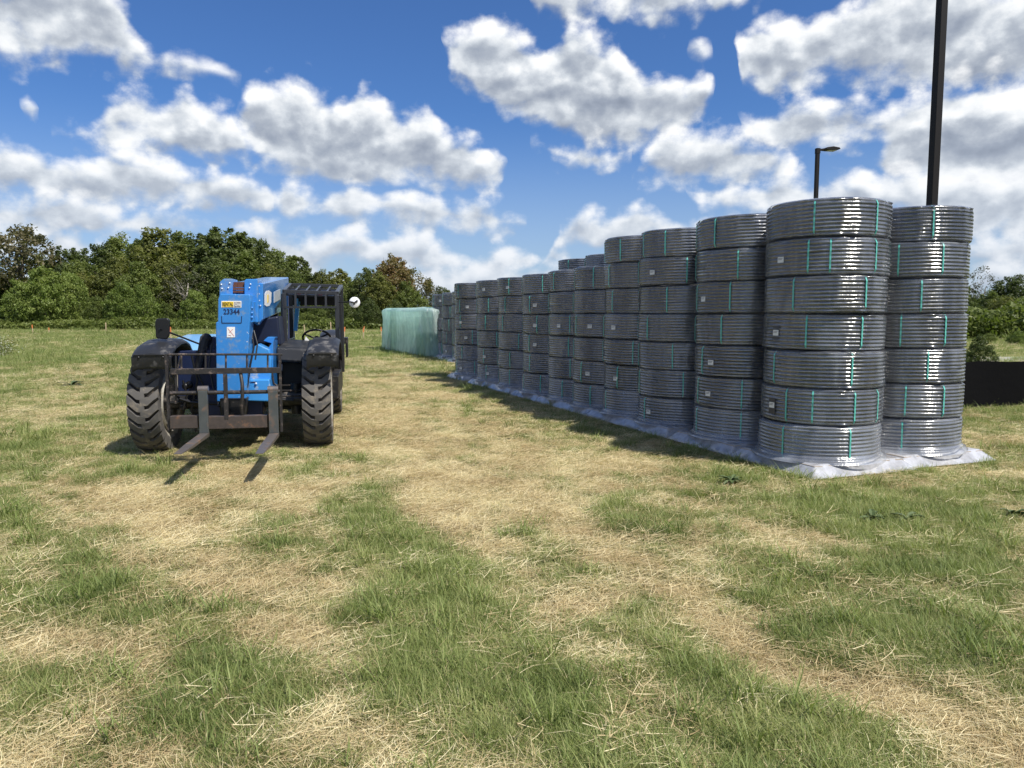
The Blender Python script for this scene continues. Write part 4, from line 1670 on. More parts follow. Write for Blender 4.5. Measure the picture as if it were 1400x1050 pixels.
# -- mudguards
def guard(x0, x1, dy, dz, name, rear=1.0):
    prof = [(-0.66, 0.985), (-0.665, 1.13), (-0.60, 1.17), (-0.42, 1.235), (-0.15, 1.275), (0.15, 1.28), (0.40, 1.24), (0.60, 1.15), (0.72, 1.0)]
    prof = [(y * (rear if y > 0 else 1), z) for y, z in prof]
    mb = MB()
    vs = []
    k = len(prof)
    cols = [(x0, -0.03), (x0 + 0.05, 0.0), ((x0 + x1) / 2, 0.012), (x1 - 0.05, 0.0), (x1, -0.03)]
    for (x, dzz) in cols:
        for (y, z) in prof:
            vs.append((x, y + dy, z + dz + dzz))
    for (x, dzz) in cols:
        for (y, z) in prof:
            vs.append((x, y * 0.97 + dy, z + dz + dzz - 0.022))
    m_ = len(cols)
    fs = []
    for a in range(m_ - 1):
        for b in range(k - 1):
            i = a * k + b
            fs.append((i, i + 1, i + k + 1, i + k))
            j = i + m_ * k
            fs.append((j, j + k, j + k + 1, j + 1))
    for b in range(k - 1):
        fs.append((b, b + m_ * k, b + 1 + m_ * k, b + 1))
        i = (m_ - 1) * k + b
        fs.append((i, i + 1, i + 1 + m_ * k, i + m_ * k))
    for a in range(m_ - 1):
        for b in (0, k - 1):
            i = a * k + b
            fs.append((i, i + k, i + k + m_ * k, i + m_ * k))
    mb.add(vs, fs)
    g = mb.build(name, MGREY, tele, smooth=True, autos=60)
    mb = MB()
    for x in (x0 + 0.08, x1 - 0.08):
        mb.ball((x, -0.672 + dy, 1.10 + dz), 0.012, seg=8, rings=5)
    mb.tube([(x0 + 0.02, -0.672 + dy, 1.125 + dz), (x1 - 0.02, -0.672 + dy, 1.125 + dz)], 0.007, 6)
    mb.build('guard_bolts', MBLK, g)


guard(L(179.5, 485, -.65).x, L(234, 485, -.65).x, 0.0, 0.03, 'mudguard', 0.72)
guard(L(419, 488, -.6).x, L(463, 488, -.6).x, 0.05, 0.03, 'mudguard')
guard(0.86, 1.20, 3.2, 0.06, 'mudguard')

# -- cab
CY0 = 0.85
mb = MB()
lo = L(384, 480, CY0)
x0 = L(386, 480, CY0).x
x1 = L(463, 480, CY0).x
mb.box(x0, x1, CY0 - 0.35, CY0 + 1.55, 0.50, 0.80)
mb.box(x0, x0 + 0.03, CY0, CY0 + 1.5, 0.80, 1.18)
mb.box(x1 - 0.03, x1, CY0 + 0.9, CY0 + 1.5, 0.80, 1.18)
mb.box(x0 + 0.032, x1 - 0.032, CY0 + 1.46, CY0 + 1.5, 0.80, 1.20)
mb.build('cab_floor', MBLK, tele, bev=0.01)
mb = MB()
slab(mb, [(386, 478), (422, 482), (424, 560), (386, 560)], 0.35, 0.5)
mb.build('lower_panel', mat('black_panel', (0.008, 0.008, 0.009), 0.6), tele, bev=0.01)
# sloping dash
mb = MB()
q = [L(386, 481, 0.30), L(462, 489, 0.30), L(462, 474, 0.42), L(386, 474, 0.42)]
mb.hexa([(x0, 0.10, 1.02), (x1 - 0.01, 0.10, 0.98), (x1 - 0.01, 0.16, 1.16), (x0, 0.12, 1.20)],
        [(x0, 1.05, 0.9), (x1 - 0.01, 1.05, 0.9), (x1 - 0.01, 1.05, L(460, 467, 1.05).z), (x0, 1.05, L(390, 463, 1.05).z)])
mb.build('dash_cowl', MGREY, tele, bev=0.03, smooth=True, autos=50)
CY1 = 2.05
fl = L(388.5, 398.5, CY0)
fr_ = L(460.5, 401.0, CY0)
bl = L(397, 389.5, CY1)
br = L(466.5, 391.5, CY1)
zg = L(388, 420, CY0).z
mb = MB()
r_ = 0.028
pt = 0.024
fbz = 1.12
mb.tube([(fl.x + .0, CY0 - 0.02, fbz), (fl.x, CY0, fl.z - .03), (fl.x + .01, CY0 + 0.05, fl.z)], r_, square=True)
mb.tube([(fl.x - 0.065, CY0 + .10, fbz - .1), (fl.x - 0.03, CY0 + .10, fl.z - .03)], 0.020, square=True)
mb.tube([(fr_.x, CY0 - 0.02, fbz - .1), (fr_.x, CY0, fr_.z - .03), (fr_.x - .01, CY0 + 0.05, fr_.z)], r_, square=True)
mb.tube([(fr_.x + 0.055, CY0 + .35, 0.8), (fr_.x + 0.03, CY0 + .25, fr_.z - .02)], 0.018, square=True)
mb.tube([(bl.x, CY1, 0.8), (bl.x, CY1, bl.z)], r_, square=True)
mb.tube([(br.x, CY1, 0.8), (br.x, CY1, br.z)], r_, square=True)
mb.tube([fl, bl], r_ * .9, square=True)
mb.tube([fr_, br], r_ * .9, square=True)
mb.tube([fl, fr_], r_ * .9, square=True)
mb.tube([bl, br], r_ * .9, square=True)
# foot of the left post: flared shoe
mb.lathe([(0.001, 0.0), (0.09, 0.0), (0.07, 0.03), (0.035, 0.06), (0.001, 0.07)], 14, 'Z', tuple(L(387, 480, CY0 - 0.15)))
mb.tube([(fl.x, CY1, 1.25), (fl.x, CY0, 1.25)], 0.016, square=True)
mb.build('cab_frame', MCABM, tele, bev=0.006)
mb = MB()
for j in range(1, 5):
    f = j / 5
    mb.tube([fl.lerp(fr_, f), bl.lerp(br, f)], 0.012, square=True)
mb.tube([fl.lerp(bl, .5), fr_.lerp(br, .5)], 0.012, square=True)
# front guard: five windows under the roof edge
for j in range(0, 6):
    f = 0.02 + 0.96 * j / 5
    p = fl.lerp(fr_, f)
    mb.tube([(p.x, CY0 - 0.015, p.z), (p.x, CY0 - 0.03, zg)], 0.013, square=True)
mb.tube([(fl.x, CY0 - 0.03, zg), (fr_.x, CY0 - 0.03, zg + 0.0)], 0.013, square=True)
mb.build('roof_guard', MCABM, tele)
mb = MB()
dz = Vector((0, 0, -0.035))
mb.hexa([fl + dz, fr_ + dz, br + dz, bl + dz], [p + dz + Vector((0, 0, -0.02)) for p in (fl, fr_, br, bl)])
mb.box(bl.x + 0.03, br.x - 0.03, CY1 - 0.01, CY1 + 0.01, bl.z - 0.30, bl.z - 0.06)
mb.build('headliner', MHOSE, tele)
mb = MB()
for u in (409, 438):
    p = L(u, 402.5, CY0 + 0.1)
    mb.lathe([(0.012, -0.006), (0.022, -0.006), (0.022, 0.006), (0.012, 0.006)], 12, 'Y', tuple(p), closed=True)
mb.build('lifting_eyes', MRED, tele, smooth=True)
# seat, wheel, levers
mb = MB()
sx = (fl.x + fr_.x) / 2 + 0.05
mb.box(sx - 0.22, sx + 0.22, 1.35, 1.80, 0.80, 1.02)
mb.prism([(1.72, 1.02), (1.84, 1.02), (1.92, 1.22), (1.80, 1.24)], 0, sx - 0.20, sx + 0.20)
mb.build('seat', MBLK, tele, bev=0.05, smooth=True)
mb = MB()
cw = L(433, 462, 1.15)
Mx = Matrix.Translation(cw) @ Euler((R(-38), 0, 0)).to_matrix().to_4x4()
ring = []
for k in range(28):
    a = 2 * PI * k / 28
    ring.append(Mx @ Vector((0.185 * math.cos(a), 0.185 * math.sin(a), 0)))
mb.tube(ring + [ring[0]], 0.015, 8, cap=False)
for a in (90, 210, 330):
    mb.tube([Mx @ Vector((0, 0, -0.02)), Mx @ Vector((0.18 * math.cos(R(a)), 0.18 * math.sin(R(a)), 0))], 0.013, 6)
mb.tube([Mx @ Vector((0, 0, 0.01)), Mx @ Vector((0, 0, -0.3))], 0.035, 10)
mb.ball(Mx @ Vector((0.12, 0.15, 0.03)), 0.025, seg=8, rings=6)
mb.build('steering_wheel', MHOSE, tele, smooth=True)
mb = MB()
slab(mb, [(416, 467), (418, 460), (424, 467)], 0.98, 0.02)
mb.build('control_tag', MWHITE, tele)
mb = MB()
slab(mb, [(401, 452), (404, 411), (404.5, 411), (410, 412.5), (409, 420), (406, 453)], 1.9, 0.12)
mb.tube([L(406, 416, 1.88), L(406, 408, 1.88)], 0.02, 8)
mb.build('rear_blue_strut', mat('sky_blue_paint', (0.06, 0.36, 0.80), 0.35, coat=0.4), tele, bev=0.004)
# mirrors
mb = MB()
slab(mb, [(212.6, 461), (211.8, 440), (214, 435.5), (229, 435), (231.5, 438), (231.0, 458), (228, 464), (215, 463)], -0.30, 0.05)
mir = mb.build('mirror', MHOSE, tele, bev=0.012)
mb = MB()
mb.tube([L(218, 449.5, -0.32), L(246, 460, -0.1), L(277, 472, 0.0)], 0.011, 8)
mb.build('mirror_arm', MHOSE, mir, smooth=True)
mb = MB()
cm = L(484.8, 413.5, 0.6)
mb.lathe([(0.001, 0.03), (0.05, 0.028), (0.068, 0.012), (0.072, 0.0), (0.066, -0.012), (0.04, -0.022), (0.001, -0.026)], 20, 'Y', tuple(cm))
mir = mb.build('mirror', MMIR, tele, smooth=True)
mb = MB()
mb.tube([L(463, 413, 0.6), L(477, 413, 0.56), L(484.5, 413.5, 0.56)], 0.008, 6)
mb.tube([L(484.5, 413.5, 0.56), L(484, 417, 0.56)], 0.008, 6)
for a in (-0.5, 0.4):
    mb.tube([L(478, 412, 0.57), L(484.5, 413.5 , 0.565), L(489, 411 + a * 2, 0.57)], 0.007, 6)
mb.build('mirror_arm', MHOSE, mir, smooth=True)
# steps and rails on the cab's outer side, grey guard rail at the lower right
mb = MB()
mb.tube([L(372, 510, -0.2), L(374, 524, -0.2), L(378, 527, -0.2), L(400, 527, 0.1)], 0.012, 8)
mb.tube([L(378, 534, -0.6), L(420, 534, -0.1)], 0.010, 8)
mb.tube([L(378, 542, -0.6), L(420, 541, -0.1)], 0.009, 8)
mb.build('grab_rails', MFRAME, tele, smooth=True)
mb = MB()
slab(mb, [(466, 470), (470, 462), (475, 462), (475.5, 488), (473, 489), (472, 470)], 2.5, 0.5)
mb.build('rear_bracket', MBLK, tele)
# ------------------------------------------------------------ black fabric fence on the right
MFAB = mat('black_fence_fabric', (0.003, 0.003, 0.0035), 0.9, spec=0.1, bump=0.02, bscale=5.0)
MPOST = mat('weathered_post_wood', (0.20, 0.15, 0.10), 0.8, vary=0.3, vscale=12)
A = ground(1318, 560)
B = ground(1400, 556)
dirf = (B - A).normalized()
fence = empty('silt_fence', (A.x, A.y, 0), math.atan2(dirf.y, dirf.x))
tag(fence, 'low black fabric fence behind the right end stacks', 'fence')
n = 60
mb = MB()
vs = []
Lf = 9.0
zt = at(1350, 497, A.y).z
for i in range(n + 1):
    x = -2.6 + Lf * i / n
    zz = zt + 0.015 * math.sin(x * 2.1 + 0.4) + 0.008 * math.sin(x * 5.3) + 0.01
    for (dy, z) in ((0.0, -0.03), (0.02 * math.sin(x * 4), 0.3), (0.03 * math.sin(x * 3 + 1), zz), (0.03 * math.sin(x * 3 + 1) + 0.012, zz), (0.02 * math.sin(x * 4) + 0.012, 0.3), (0.012, -0.03)):
        vs.append((x, dy, z))
fs = []
for i in range(n):
    for j in range(6):
        fs.append((i * 6 + j, (i + 1) * 6 + j, (i + 1) * 6 + (j + 1) % 6, i * 6 + (j + 1) % 6))
mb.add(vs, fs)
mb.build('fabric', MFAB, fence, smooth=True)
for i in range(5):
    x = -2.3 + i * 2.0
    mb = MB()
    mb.box(x - .02, x + .02, 0.05, 0.09, -0.1, zt + 0.05)
    mb.build('post', MPOST, fence)

# ------------------------------------------------------------ lamp posts
MPOLE = mat('dark_bronze_paint', (0.010, 0.008, 0.007), 0.55, spec=0.25)
MLENS = mat('lamp_lens', (0.5, 0.5, 0.48), 0.3)
MCONC = mat('concrete', (0.40, 0.39, 0.37), 0.85, vary=0.15, vscale=8)


def lamp_post(base, height, wd, azim, label):
    t = empty('lamp_post', tuple(base), azim)
    tag(t, label, 'lamp post', 'tall dark lamp posts')
    mb = MB()
    mb.tube([(0, 0, 0.55), (0, 0, height * 0.5), (0, 0, height)], wd / 2, square=True)
    mb.box(-wd * 1.1, wd * 1.1, -wd * 1.1, wd * 1.1, 0.55, 0.57)
    mb.build('pole', MPOLE, t, bev=0.008)
    mb = MB()
    mb.lathe([(0.001, -.3), (0.26, -.3), (0.26, 0.54), (0.25, 0.55), (0.001, 0.55)], 24)
    mb.build('footing', MCONC, t, smooth=True, autos=30)
    mb = MB()
    mb.box(-wd * 0.55, wd * 0.6, -wd * 0.56, wd * 0.56, height - 0.16, height + 0.03)
    mb.tube([(wd * 0.5, 0, height - 0.03), (0.28, 0, height + 0.01)], 0.035, square=True)
    mb.build('arm', MPOLE, t)
    mb = MB()
    mb.prism([(0.24, -0.02), (0.30, 0.06), (0.55, 0.10), (0.80, 0.07), (0.84, 0.02), (0.80, 0.0), (0.45, -0.03)], 1, -0.17, 0.17)
    b = len(mb.v)
    h_ = mb.build('lamp_head', MPOLE, t, loc=(0, 0, height), bev=0.01)
    mb = MB()
    mb.box(0.40, 0.72, -0.12, 0.12, -0.038, -0.0)
    mb.build('lens', MLENS, h_)
    return t


pA = at(1281, 200, 12.6)
lamp_post((at(1281.0, 141, 12.6).x, 12.6, 0), 8.35, 0.125, R(15), 'tall dark square pole rising above the right end stack past the top edge')
pB = at(1117, 240, 28.5)
lamp_post((at(1116.6, 240, 28.5).x, 28.5, 0), at(1119, 204, 28.5).z, 0.125, R(12), 'distant dark lamp post with a flat lamp head above the nearest stack')

# ------------------------------------------------------------ green-wrapped bundle
def green_mat():
    m_ = bpy.data.materials.new('green_translucent_film')
    m_.use_nodes = True
    t = m_.node_tree
    t.nodes.clear()
    n = N(t)
    o = n.node('ShaderNodeOutputMaterial')
    b = n.node('ShaderNodeBsdfPrincipled')
    tcn = n.node('ShaderNodeTexCoord').outputs['Object']
    nz = n.noise(n.vm('MULTIPLY', tcn, (1.5, 1.5, 0.5)), 4.0, 5.0, 0.65)
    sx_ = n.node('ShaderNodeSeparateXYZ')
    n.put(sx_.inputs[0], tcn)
    inner = n.m('ADD', n.maprange(n.m('ABSOLUTE', n.m('ADD', sx_.outputs[0], 1.35)), 0.42, 0.62, 1.0, 0.0), n.maprange(n.m('ABSOLUTE', n.m('ADD', sx_.outputs[0], 3.55)), 0.16, 0.30, 1.0, 0.0), clamp=True)  # bands painted dark for recess shade, and for contents seen through the film
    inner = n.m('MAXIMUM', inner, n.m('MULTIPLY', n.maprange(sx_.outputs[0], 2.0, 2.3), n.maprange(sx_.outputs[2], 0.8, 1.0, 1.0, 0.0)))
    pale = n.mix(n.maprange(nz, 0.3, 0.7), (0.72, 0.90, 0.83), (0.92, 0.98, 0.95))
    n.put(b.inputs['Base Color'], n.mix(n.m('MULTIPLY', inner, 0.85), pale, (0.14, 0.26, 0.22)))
    b.inputs['Roughness'].default_value = 0.35
    b.inputs['Coat Weight'].default_value = 0.6
    tl = n.node('ShaderNodeBsdfTranslucent')
    tl.inputs[0].default_value = (0.80, 1.0, 0.93, 1)
    m1 = n.node('ShaderNodeMixShader')
    m1.inputs[0].default_value = 0.55
    n.l.new(b.outputs[0], m1.inputs[1])
    n.l.new(tl.outputs[0], m1.inputs[2])
    tr = n.node('ShaderNodeBsdfTransparent')
    tr.inputs[0].default_value = (0.72, 0.94, 0.88, 1)
    m2 = n.node('ShaderNodeMixShader')
    n.put(m2.inputs[0], n.maprange(nz, 0.3, 0.75, 0.66, 0.92))
    n.l.new(tr.outputs[0], m2.inputs[1])
    n.l.new(m1.outputs[0], m2.inputs[2])
    n.l.new(m2.outputs[0], o.inputs[0])
    bp = n.node('ShaderNodeBump')
    bp.inputs['Strength'].default_value = 0.9
    bp.inputs['Distance'].default_value = 0.05
    n.put(bp.inputs['Height'], n.noise(n.vm('MULTIPLY', tcn, (1.2, 1.2, 0.35)), 7.0, 5.0, 0.6, dist=1.0))
    n.l.new(bp.outputs[0], b.inputs['Normal'])
    return m_


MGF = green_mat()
g0 = ground(524, 479)
g1 = ground(606, 489)
GY = g1.y
c_l = ground(528, 477)
c_r = ground(600, 489)
dg = (c_r - c_l)
wlen = dg.length
ga = math.atan2(dg.y, dg.x)
hz_ = at(545, 421, (c_l.y + c_r.y) / 2).z
bundle = empty('wrapped_bundle', ((c_l.x + c_r.x) / 2 - math.sin(ga) * 0.75, (c_l.y + c_r.y) / 2 + math.cos(ga) * 0.75, 0), ga)
tag(bundle, 'bulky bundle wrapped in pale green plastic film beyond the stacks', 'bundle')
print('bundle', wlen, hz_, GY)
hw, hd = wlen / 2, 1.1
nu, nv = 150, 40
U = np.linspace(0, 1, nu, endpoint=False)
vs = []
perim = []
for u in U:
    # rounded rectangle outline
    t = u * 2 * math.pi
    cx, cy = math.cos(t), math.sin(t)
    e = 0.22
    x = math.copysign(abs(cx) ** e, cx) * hw
    y = math.copysign(abs(cy) ** e, cy) * hd
    perim.append((x, y))
pa = np.array(perim)
H = hz_
rows = []
for j in range(nv + 1):
    z = H * j / nv
    f = 1.0 - 0.10 * max(0, (j / nv - 0.93) / 0.07) ** 2
    pinch = (1 - 0.03 * math.sin(math.pi * min(1, j / nv * 1.1)) - 0.22 * np.exp(-((pa[:, 0] - 0.45) / 0.13) ** 2) - 0.12 * np.exp(-((pa[:, 0] + 2.6) / 0.10) ** 2))
    nx = (fbm(pa[:, 0] * 1.4 + 9, pa[:, 1] * 1.4 + z * 0.5, 2.4, 3, 2) - 0.5) * 0.22
    fold = (fbm(np.arange(nu) * 0.22, np.full(nu, z * 0.8), 1.0, 3, 5) - 0.5) * 0.12
    s = f * np.where(np.abs(pa[:, 1]) > hd * .5, pinch, 1.0)
    ln = np.hypot(pa[:, 0], pa[:, 1])
    zz = z + (fbm(pa[:, 0], pa[:, 1], 2, 2, 3) - 0.5) * 0.05 * j / nv
    rows.append(np.stack([pa[:, 0] * s + pa[:, 0] / ln * (nx + fold), pa[:, 1] * s + pa[:, 1] / ln * (nx + fold), zz], 1))
V = np.concatenate(rows + [np.array([[0, 0, H + 0.02]])])
fl_ = []
cnt = []
for j in range(nv):
    for i in range(nu):
        a, b = j * nu + i, j * nu + (i + 1) % nu
        fl_ += [a, b, b + nu, a + nu]
        cnt.append(4)
top = len(V) - 1
for i in range(nu):
    fl_ += [nv * nu + i, nv * nu + (i + 1) % nu, top]
    cnt.append(3)
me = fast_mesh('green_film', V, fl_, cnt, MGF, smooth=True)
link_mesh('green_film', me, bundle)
mb = MB()
for (x, z0, z1) in ((-hw * 0.9, 0, H * .93), (-hw * .38, 0, H * .93), (hw * .45, 0, H * .45), (hw * .75, 0, H * .5)):
    mb.lathe([(0.05, z0), (0.18, z0 + .02), (0.19, z1 - .05), (0.16, z1), (0.05, z1)], 16, 'Z', (x, -hd * 0.72, 0))
mb.box(-hw * .8, hw * .8, -hd * .55, hd * .7, 0.02, H * .80)
mb.build('bundle_core', mat('grey_core', (0.45, 0.55, 0.50), 0.7, vary=0.4, vscale=3), bundle)

# ------------------------------------------------------------ survey stakes across the field
MSTK = mat('pale_stake_wood', (0.55, 0.42, 0.26), 0.8, vary=0.2, vscale=20)
MORG = mat('orange_paint', (0.72, 0.22, 0.07), 0.6)
SK = [(45, 456, 444, 1, 'orange topped stake in front of the brush at the far left'), (67, 456, 448, 1, 'small orange stake just right of the leftmost stake'),
      (145, 455, 441, 0, 'bare wooden stake between the left stakes and the telehandler mirror'), (204, 447, 436, 0, 'leaning pale stake at the brush edge left of the mirror'),
      (234, 470, 447, 1, 'orange stake standing just behind the mirror arm'), (417, 458, 444, 0, 'pale stake seen through the cab beside the blue strut'),
      (453, 458, 440, 0, 'pale stake seen through the right side of the cab'), (471, 463, 447, 1, 'orange stake just right of the cab'),
      (497, 464, 448, 1, 'orange stake between the cab and the green bundle'), (522, 462, 447, 1, 'orange stake at the left corner of the green bundle'),
      (498, 452, 446, 1, 'small orange stake by the far brush right of the cab')]
for k, (u, vb, vt, o_, lab) in enumerate(SK):
    g = ground(u, vb)
    h = at(u, vt, g.y).z
    t = empty('survey_stake', (g.x, g.y, 0), random.uniform(0, 3))
    t.rotation_euler = (random.uniform(-.06, .06) + (0.25 if k == 3 else 0), random.uniform(-.06, .06) + (0.2 if k == 3 else 0), 0)
    tag(t, lab, 'stake', 'survey stakes across the field')
    w_ = 0.032 if g.y > 40 else 0.024
    mb = MB()
    mb.prism([(-w_, -0.05), (w_, -0.05), (w_, h * 0.62), (-w_, h * 0.62)], 1, -0.02, 0.02)
    mb.build('stake', MSTK, t)
    mb = MB()
    mb.prism([(-w_ - .003, h * 0.62), (w_ + .003, h * 0.62), (w_ + .003, h), (-w_ - .003, h)], 1, -0.023, 0.023)
    mb.build('painted_top' if o_ else 'stake_top', MORG if o_ else MSTK, t)

# ------------------------------------------------------------ trees
def leaf_mat(name, c0, c1, c2):
    m_ = bpy.data.materials.new(name)
    m_.use_nodes = True
    t = m_.node_tree
    t.nodes.clear()
    n = N(t)
    o = n.node('ShaderNodeOutputMaterial')
    a1 = n.node('ShaderNodeAttribute')
    a1.attribute_name = 'rnd'
    oi = n.node('ShaderNodeObjectInfo').outputs['Random']
    tcn = n.node('ShaderNodeNewGeometry').outputs['Position']
    nz = n.noise(tcn, 0.45, 3.0, 0.6)
    f = n.m('ADD', n.m('MULTIPLY', a1.outputs['Fac'], 0.55), n.m('ADD', n.m('MULTIPLY', nz, 0.6), n.m('MULTIPLY_ADD', oi, 0.3, -0.25)), clamp=True)
    col = n.ramp(f, [(0.1, c0), (0.5, c1), (0.95, c2)])
    d = n.node('ShaderNodeBsdfPrincipled')
    n.put(d.inputs['Base Color'], col)
    d.inputs['Roughness'].default_value = 0.5
    d.inputs['Specular IOR Level'].default_value = 0.3
    tl = n.node('ShaderNodeBsdfTranslucent')
    n.put(tl.inputs[0], n.mix(1.0, col, (1.1, 1.25, 0.6), 'MULTIPLY'))
    mx = n.node('ShaderNodeMixShader')
    mx.inputs[0].default_value = 0.38
    n.l.new(d.outputs[0], mx.inputs[1])
    n.l.new(tl.outputs[0], mx.inputs[2])
    n.l.new(mx.outputs[0], o.inputs[0])
    return m_


LDARK = leaf_mat('dark_green_leaves', (0.042, 0.060, 0.019), (0.090, 0.118, 0.033), (0.165, 0.19, 0.058))
LMID = leaf_mat('green_leaves', (0.065, 0.092, 0.022), (0.14, 0.175, 0.042), (0.24, 0.27, 0.08))
LOLIVE = leaf_mat('olive_leaves', (0.075, 0.09, 0.022), (0.15, 0.165, 0.04), (0.25, 0.235, 0.07))
LBRITE = leaf_mat('bright_green_leaves', (0.085, 0.125, 0.026), (0.17, 0.225, 0.05), (0.27, 0.315, 0.09))
LAUT = leaf_mat('autumn_leaves', (0.09, 0.10, 0.03), (0.18, 0.15, 0.055), (0.30, 0.17, 0.09))
LBROWN = leaf_mat('brownish_leaves', (0.06, 0.065, 0.03), (0.12, 0.115, 0.055), (0.20, 0.165, 0.09))
LGREY = leaf_mat('grey_twiggy_leaves', (0.07, 0.07, 0.045), (0.13, 0.13, 0.085), (0.20, 0.19, 0.13))
MBARK = mat('grey_bark', (0.13, 0.11, 0.09), 0.9, vary=0.4, vscale=6)
MPALE = mat('pale_dead_bark', (0.34, 0.31, 0.27), 0.9, vary=0.3, vscale=6)


def limbs(r, H, spread, n1, base_r, depth=2):
    mb = MB()
    th = H * 0.42

    def branch(p, d, ln, rad, lev):
        pts = [p]
        q = Vector(p)
        dd = Vector(d)
        k = 4
        for i in range(k):
            dd = (dd + Vector((r.uniform(-.25, .25), r.uniform(-.25, .25), r.uniform(-.05, .22)))).normalized()
            q = q + dd * ln / k
            pts.append(q.copy())
        mb.tube(pts, [rad * (1 - 0.75 * i / k) for i in range(k + 1)], 5)
        if lev > 0:
            for _ in range(3):
                i = r.randint(1, k)
                nd = (dd + Vector((r.uniform(-1, 1), r.uniform(-1, 1), r.uniform(-.2, .7)))).normalized()
                branch(pts[i], nd, ln * r.uniform(.4, .65), rad * .4, lev - 1)
    mb.tube([(0, 0, -0.2), (r.uniform(-.1, .1), r.uniform(-.1, .1), th * .5), (r.uniform(-.3, .3), r.uniform(-.3, .3), th), (r.uniform(-.5, .5), r.uniform(-.5, .5), H * .75)],
            [base_r * 1.3, base_r, base_r * .75, base_r * .3], 9)
    for i in range(n1):
        a = 2 * PI * i / n1 + r.uniform(-.5, .5)
        z = H * r.uniform(.22, .7)
        branch(Vector((0, 0, z)), Vector((math.cos(a), math.sin(a), r.uniform(.4, 1.2))).normalized(), spread * r.uniform(.6, 1.0), base_r * .42, depth)
    return mb


def crown_mesh(name, seed, H, W, zb, nclump, per, leaf, m_, shape=1.0, holes=0.0):
    """leaf-sized faces gathered in clumps through an uneven envelope"""
    r = np.random.default_rng(seed)
    P = []
    Nn = []
    RV = []
    zc, hh = (H + zb) / 2, (H - zb) / 2
    for c in range(nclump):
        while True:
            q = r.uniform(-1, 1, 3)
            l_ = np.linalg.norm(q)
            if 0.25 < l_ < 1:
                break
        q = q / l_ * (l_ ** 0.45)
        wz = 1 - 0.35 * max(0, q[2]) * shape - 0.15 * max(0, -q[2])
        rc_ = np.array([q[0] * W * wz, q[1] * W * wz, q[2] * hh + zc])
        rc_ += r.normal(0, 0.06, 3) * W
        cr = r.uniform(0.08, 0.20) * W * (1.15 if c % 3 == 0 else 0.9)
        n_ = int(per * r.uniform(.6, 1.3) * (cr / (0.17 * W)) ** 1.5)
        d = r.normal(0, 1, (n_, 3))
        d /= np.linalg.norm(d, axis=1)[:, None]
        rad = cr * (0.45 + 0.6 * r.random(n_))[:, None]
        pts = rc_ + d * rad * np.array([1, 1, 0.9])
        P.append(pts)
        Nn.append(d + r.normal(0, 0.55, (n_, 3)) + np.array([0, 0, 0.35]))
        RV.append(np.clip(r.random() * 0.6 + r.random(n_) * 0.5, 0, 1))
    # loose leaves filling in between the clumps
    nf = int(nclump * per * 0.30)
    d = r.normal(0, 1, (nf, 3))
    d /= np.linalg.norm(d, axis=1)[:, None]
    rad = r.random(nf)[:, None] ** 0.4 * 0.96
    wz = (1 - 0.35 * np.clip(d[:, 2:3], 0, 1) * shape - 0.15 * np.clip(-d[:, 2:3], 0, 1))
    P.append(d * rad * np.concatenate([W * wz, W * wz, np.full((nf, 1), hh)], 1) + np.array([0, 0, zc]))
    Nn.append(d + r.normal(0, 0.8, (nf, 3)))
    RV.append(r.random(nf))
    P = np.concatenate(P)
    Nn = np.concatenate(Nn)
    RV = np.concatenate(RV)
    k = P[:, 2] > zb * 0.3
    P, Nn, RV = P[k], Nn[k], RV[k]
    Nn /= np.linalg.norm(Nn, axis=1)[:, None]
    t = np.cross(Nn, r.normal(0, 1, Nn.shape))
    t /= np.linalg.norm(t, axis=1)[:, None]
    b = np.cross(Nn, t)
    s = leaf * r.uniform(.55, 1.35, len(P))[:, None]
    v = np.stack([P - t * s, P - b * s * .55, P + t * s, P + b * s * .55], 1).reshape(-1, 3)
    return fast_mesh(name, v, np.arange(len(v)), np.full(len(P), 4), m_, attrs={'rnd': ('POINT', 'FLOAT', np.repeat(RV, 4))})


rt = random.Random(3)
# shapes built 10 m high; each is set down at its own size
CROWNS = {
    'round': [(dict(H=10, W=3.6, zb=0.6, nclump=150, per=115, leaf=0.15), s) for s in (1, 2, 3)],
    'tall': [(dict(H=10, W=2.7, zb=0.8, nclump=130, per=115, leaf=0.15), s) for s in (4, 5)],
    'open': [(dict(H=10, W=3.9, zb=3.2, nclump=58, per=75, leaf=0.16), s) for s in (6, 7)],
    'bush': [(dict(H=10, W=4.6, zb=-1.5, nclump=140, per=115, leaf=0.17, shape=1.4), s) for s in (8, 9)],
    'thin': [(dict(H=10, W=3.4, zb=2.0, nclump=55, per=36, leaf=0.13), s) for s in (10,)],
}
cache = {}


def tree(u, vt, Y, kind, m_, label, name='tree', base=0.0, wide=1.0, group='trees along the far edge of the field', bark=None):
    top = at(u, vt, Y)
    h = top.z - base
    k = rt.randrange(len(CROWNS[kind]))
    key = (kind, k, m_.name)
    spec, sd_ = CROWNS[kind][k]
    if key not in cache:
        cache[key] = crown_mesh('crown', sd_ * 31 + len(m_.name), m_=m_, **spec)
    bk = (kind, k, 'bark', (bark or MBARK).name)
    if bk not in cache:
        cache[bk] = limbs(random.Random(sd_), 9.3 if kind != 'bush' else 6.5, spec['W'] * .8, 9 if kind in ('open', 'thin') else 6, 0.17, 1 if kind != 'thin' else 2).mesh('trunk', bark or MBARK, smooth=True)
    s = h / 10.25
    t = empty(name, (top.x, Y, base), rt.uniform(0, 6.28))
    t.scale = (s * wide, s * wide, s)
    tag(t, label, 'shrub' if name == 'shrub' else 'tree', group)
    link_mesh('crown', cache[key], t)
    link_mesh('trunk', cache[bk], t)
    return t


